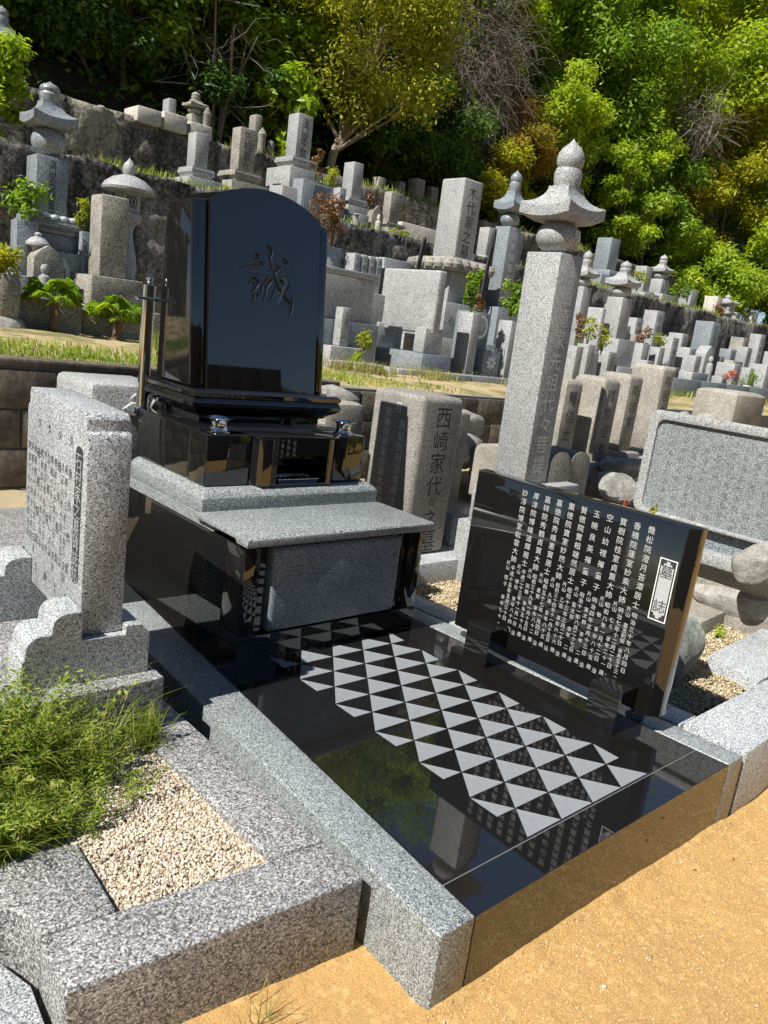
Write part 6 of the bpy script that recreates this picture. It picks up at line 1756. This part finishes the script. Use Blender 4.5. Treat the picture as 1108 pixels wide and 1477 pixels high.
# the olive-leaved tree with a slanting pale trunk
tree('forest_tree', 'olive green round tree with slanting pale trunk above the headstone', 6.72, 10.45, 4.6, 1.75, 1.75, 'leaf_olive', 30000, 0.085, 301, bark='bark_pale', trunk=0.075, clumps=60, low=0.27, lean=(1.1, 0.1), cr=0.27)
tree('forest_tree', 'bright fresh green small tree left of the five-ring pillar roof', 13.3, 11.0, 3.9, 1.05, 1.7, 'leaf_bright', 17000, 0.10, 302, trunk=0.06, clumps=30, low=0.1)
tree('shrub', 'round leafy bush behind the far right graves', 18.6, 9.6, 2.3, 1.35, 1.15, 'leaf_bright', 15000, 0.12, 303, trunk=0.05, clumps=28, low=0.1, group='bushes among the graves')
tree('shrub', 'yellow green bush between the right towers', 15.6, 10.3, 3.0, 0.95, 1.3, 'leaf_bright', 10000, 0.10, 304, trunk=0.05, clumps=22, low=0.1, group='bushes among the graves')
tree('shrub', 'orange and yellow bush beside the tall carved stone', 11.9, 11.0, 2.5, 0.95, 1.15, 'leaf_autumn', 11000, 0.085, 305, trunk=0.05, clumps=24, low=0.1, group='bushes among the graves')
tree('shrub', 'golden bush low behind the second five-ring tower', 11.1, 10.4, 1.9, 0.8, 0.85, 'leaf_yellow', 9000, 0.085, 306, trunk=0.04, clumps=20, low=0.1, group='bushes among the graves')
tree('shrub', 'bright green bush at the left edge on the middle terrace', 0.85, 8.5, 1.35, 0.52, 0.62, 'leaf_bright', 6500, 0.075, 307, trunk=0.03, clumps=18, low=0.1, group='bushes among the graves')
tree('shrub', 'dark leafy bush low under the olive tree', 8.3, 11.2, 1.6, 1.2, 0.7, 'leaf_dark', 9000, 0.10, 308, trunk=0.04, clumps=20, low=0.05, group='bushes among the graves')
tree('shrub', 'dark bush in the gap right of the olive tree', 10.0, 11.3, 1.7, 1.2, 0.8, 'leaf_dark', 9000, 0.10, 309, trunk=0.04, clumps=20, low=0.05, group='bushes among the graves')
tree('shrub', 'dark undergrowth bush behind the small rounded stele', 3.0, 11.4, 1.2, 1.1, 0.5, 'leaf_dark', 6000, 0.10, 310, trunk=0.03, clumps=16, low=0.05, group='bushes among the graves')
tree('shrub', 'dark undergrowth bush behind the miniature tower', 5.3, 11.3, 1.3, 1.1, 0.6, 'leaf_dark', 7000, 0.10, 311, trunk=0.03, clumps=16, low=0.05, group='bushes among the graves')
tree('shrub', 'sprawling broad-leaved bush over the tallest tiered stone', 5.9, 10.5, 1.5, 0.5, 0.6, 'leaf_bright', 900, 0.17, 312, trunk=0.02, clumps=9, low=0.2, group='bushes among the graves', cr=0.5)

for k, (x, y, h_, rx, mt_, nl, lab) in enumerate(((1.4, 11.5, 2.6, 1.2, 'leaf_mid', 9000, 'green bush on the slope behind the left stone tower'), (3.7, 11.7, 3.2, 1.3, 'leaf_mid', 11000, 'green bush on the slope above the coping stones'), (5.7, 11.8, 3.6, 1.2, 'leaf_mid', 11000, 'green bush on the slope left of the olive tree'), (9.0, 11.6, 3.6, 1.2, 'leaf_mid', 11000, 'green bush on the slope right of the olive tree'), (21.2, 8.3, 1.8, 0.9, 'leaf_mid', 6000, 'low bush at the far right end of the middle terrace'), (23.0, 7.9, 2.2, 1.1, 'leaf_dark', 6000, 'dark low bush past the far right steles'), (20.8, 9.4, 3.2, 1.3, 'leaf_bright', 11000, 'leafy bush right of the far lantern'), (23.2, 9.0, 3.6, 1.5, 'leaf_mid', 11000, 'green bush closing the right end of the terraces'), (25.5, 8.0, 4.0, 1.8, 'leaf_dark', 9000, 'dark bush beyond the end of the long stained wall'),
        (17.2, 10.6, 3.6, 1.2, 'leaf_mid', 11000, 'green bush above the heart-stained stele'), (20.2, 10.4, 5.0, 1.5, 'leaf_yellow', 14000, 'yellow green sapling over the far lantern'), (22.8, 10.2, 5.5, 1.7, 'leaf_bright', 14000, 'light green sapling at the right edge'), (16.6, 11.2, 5.2, 1.2, 'leaf_bright', 13000, 'light green slim tree right of the tall pillar'), (11.9, 12.0, 5.6, 1.0, 'leaf_bright', 10000, 'slim light green tree at the right of the vines'), (8.6, 12.4, 6.0, 1.5, 'leaf_bright', 12000, 'bright crown above the olive tree'))):
    tree('shrub' if h_ < 4.5 else 'forest_tree', lab, x, y, h_, rx, h_ * 0.4, mt_, nl, 0.12, 330 + k, trunk=0.05, clumps=26, low=0.08, group='bushes among the graves' if h_ < 4.5 else 'trees on the slope behind the graves')

# bare twigs and the pale tangle of vines
def twigs(name, label, x, y, z, rx, rz, n, seed, mat, L=1.0, rad=0.006, droop=0.3):
    rg_ = np.random.default_rng(seed)
    V, F, T = [], [], []
    o_ = 0
    c0 = unit(rg_.normal(size=(n, 3))) * (rg_.random(n) ** 0.5)[:, None] * np.array([rx, rx * 0.5, rz])
    d0 = unit(rg_.normal(size=(n, 3)) + np.array([0.2, 0, 0.3]))
    S = 6
    pts = np.empty((n, S, 3))
    pts[:, 0] = c0
    d_ = d0
    for k in range(1, S):
        d_ = unit(d_ + rg_.normal(size=(n, 3)) * 0.35 - np.array([0, 0, droop * k * 0.12]))
        pts[:, k] = pts[:, k - 1] + d_ * (L / S) * rg_.uniform(0.6, 1.4, (n, 1))
    wd = rad * rg_.uniform(0.5, 1.6, n)
    for k in range(S):
        pass
    tri = np.array([(math.cos(a), math.sin(a)) for a in (0, 2.094, 4.189)])
    tan = np.gradient(pts, axis=1)
    tan = unit(tan)
    a_ = unit(np.cross(tan, np.array([0.3, 0.5, 0.81])))
    b_ = np.cross(tan, a_)
    w_ = (wd[:, None] * np.linspace(1, 0.35, S)[None])[..., None, None]
    ring = pts[:, :, None, :] + w_ * (a_[:, :, None, :] * tri[None, None, :, 0:1] + b_[:, :, None, :] * tri[None, None, :, 1:2])
    v_ = ring.reshape(-1, 3)
    base = np.arange(n)[:, None, None, None] * S * 3 + np.arange(S - 1)[None, :, None, None] * 3
    q = np.array([[0, 1, 4, 3], [1, 2, 5, 4], [2, 0, 3, 5]])[None, None]
    f_ = (base + q).reshape(-1, 4)
    t_ = thing(name, label, 'vines', (x, y, z))
    o = obj('twigs', np_mesh('twigs', v_, f_, mat, smooth=True), t_)
    o['kind'] = 'stuff'
    m_ = MB()
    for k in range(7):
        p = pts[k * 11 % n]
        m_.tube([(p[0][0] * 0.3, p[0][1] * 0.3, -rz * 1.1), (p[0][0] * 0.7, p[0][1], -rz * 0.3), tuple(p[0]), tuple(p[-1])], [0.03, 0.024, 0.016, 0.008], 5)
    part('stems', m_, mat, t_, world=False)
    return t_
twigs('vine_tangle', 'pale grey tangle of bare vines hanging over the slope', 10.6, 11.2, 6.5, 1.15, 1.8, 2400, 401, 'twig_grey', 1.3, 0.005, 0.8)
twigs('vine_tangle', 'bare twigs and thin stems in front of the dark trees', 4.9, 11.0, 5.0, 0.9, 1.1, 70, 402, 'twig_grey', 1.2, 0.008)
twigs('vine_tangle', 'reddish bare twigs above the orange bush', 11.6, 11.0, 5.5, 0.5, 0.5, 500, 403, 'palm_trunk', 0.6, 0.006)
twigs('vine_tangle', 'dead grey branches among the right hand trees', 18.0, 10.3, 7.4, 1.0, 0.7, 170, 404, 'twig_grey', 1.2, 0.009)
# undergrowth that carpets the slope
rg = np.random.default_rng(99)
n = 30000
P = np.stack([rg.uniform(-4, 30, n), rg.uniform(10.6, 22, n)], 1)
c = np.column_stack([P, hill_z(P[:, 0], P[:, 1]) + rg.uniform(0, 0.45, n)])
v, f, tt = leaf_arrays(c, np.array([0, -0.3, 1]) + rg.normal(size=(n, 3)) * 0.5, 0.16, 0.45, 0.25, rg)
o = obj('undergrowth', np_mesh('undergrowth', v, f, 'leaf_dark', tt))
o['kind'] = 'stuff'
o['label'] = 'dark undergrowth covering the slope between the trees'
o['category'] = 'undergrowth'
# behind the photographer: mirrored trees, and an added unseen fence that darkens the stone's reflections
t = thing('added_board_fence', 'added dark board fence, unseen behind the photographer, for the mirrored dark band', 'fence', (-2.0, -3.4, -0.35))
brd = mesh_of(MB().box(-0.148, 0.148, 0, 0.03, 0, 2.27), 'board', 'dark_wood', 0.004)
for k in range(44):
    obj('board', brd, t, (-6.9 + 0.3 * k, 0.004 * (k % 2), 0))
for k, (x, y, h_, mt_) in enumerate(((6.4, -5.6, 2.7, 'leaf_yellow'), (8.6, -6.4, 3.0, 'leaf_mid'), (11.0, -6.0, 3.0, 'leaf_bright'))):
    tree('garden_tree', ['yellow green bush behind the photographer, mirrored in the headstone', 'green bush behind the photographer, mirrored in the headstone', 'light bush behind the photographer, mirrored in the headstone'][k], x, y, h_, 1.3, 1.2, mt_, 4000, 0.13, 500 + k, clumps=20, low=0.1, group='bushes behind the photographer')

rg = np.random.default_rng(61)
n = 42000
P = np.stack([rg.uniform(-1.0, 2.3, n), -0.135 - 0.85 * rg.random(n) ** 1.3], 1)
pebbles('sand', np.column_stack([P, front_z(P[:, 0], P[:, 1]) + 0.0003]), 0.0013 + 0.0026 * rg.random(n) ** 3, 'sand_grain', None, rg, 'oct')
bpy.data.objects['sand']['label'] = 'loose sand grains on the dirt in front of the plot'
bpy.data.objects['sand']['category'] = 'sand'

rg = np.random.default_rng(63)
n = 260
P = np.stack([rg.uniform(-0.9, 2.3, n), -0.15 - 0.8 * rg.random(n)], 1)
pebbles('scattered_pebbles', np.column_stack([P, front_z(P[:, 0], P[:, 1]) + 0.001]), 0.0025 + 0.0045 * rg.random(n) ** 2.5, 'pebble', None, rg)
o = bpy.data.objects['scattered_pebbles']
o['label'] = 'small pebbles scattered over the orange dirt'
o['category'] = 'pebbles'
n = 70
P = np.stack([rg.uniform(-1.2, 2.3, n), rg.uniform(-0.9, 0.9, n)], 1)
P = P[(P[:, 1] < -0.14) | ((P[:, 0] < -0.64) & (P[:, 1] > 0.3)) | ((P[:, 0] > 1.3) & (P[:, 1] > 0.15))]
zz = np.where(P[:, 1] < -0.1, front_z(P[:, 0], P[:, 1]) + 0.003, np.where(P[:, 0] < 0, -0.010, back_z(P[:, 0], P[:, 1]) + 0.018))
v, f, tt = leaf_arrays(np.column_stack([P, zz]), np.array([0, 0, 1.0]) + rg.normal(size=(len(P), 3)) * 0.15, 0.016, 0.5, 0.3, rg)
o = obj('leaf_litter', np_mesh('leaf_litter', v, f, 'leaf_dry', tt))
o['kind'] = 'stuff'
o['label'] = 'dry brown leaf bits lying on dirt and gravel'
o['category'] = 'leaves'
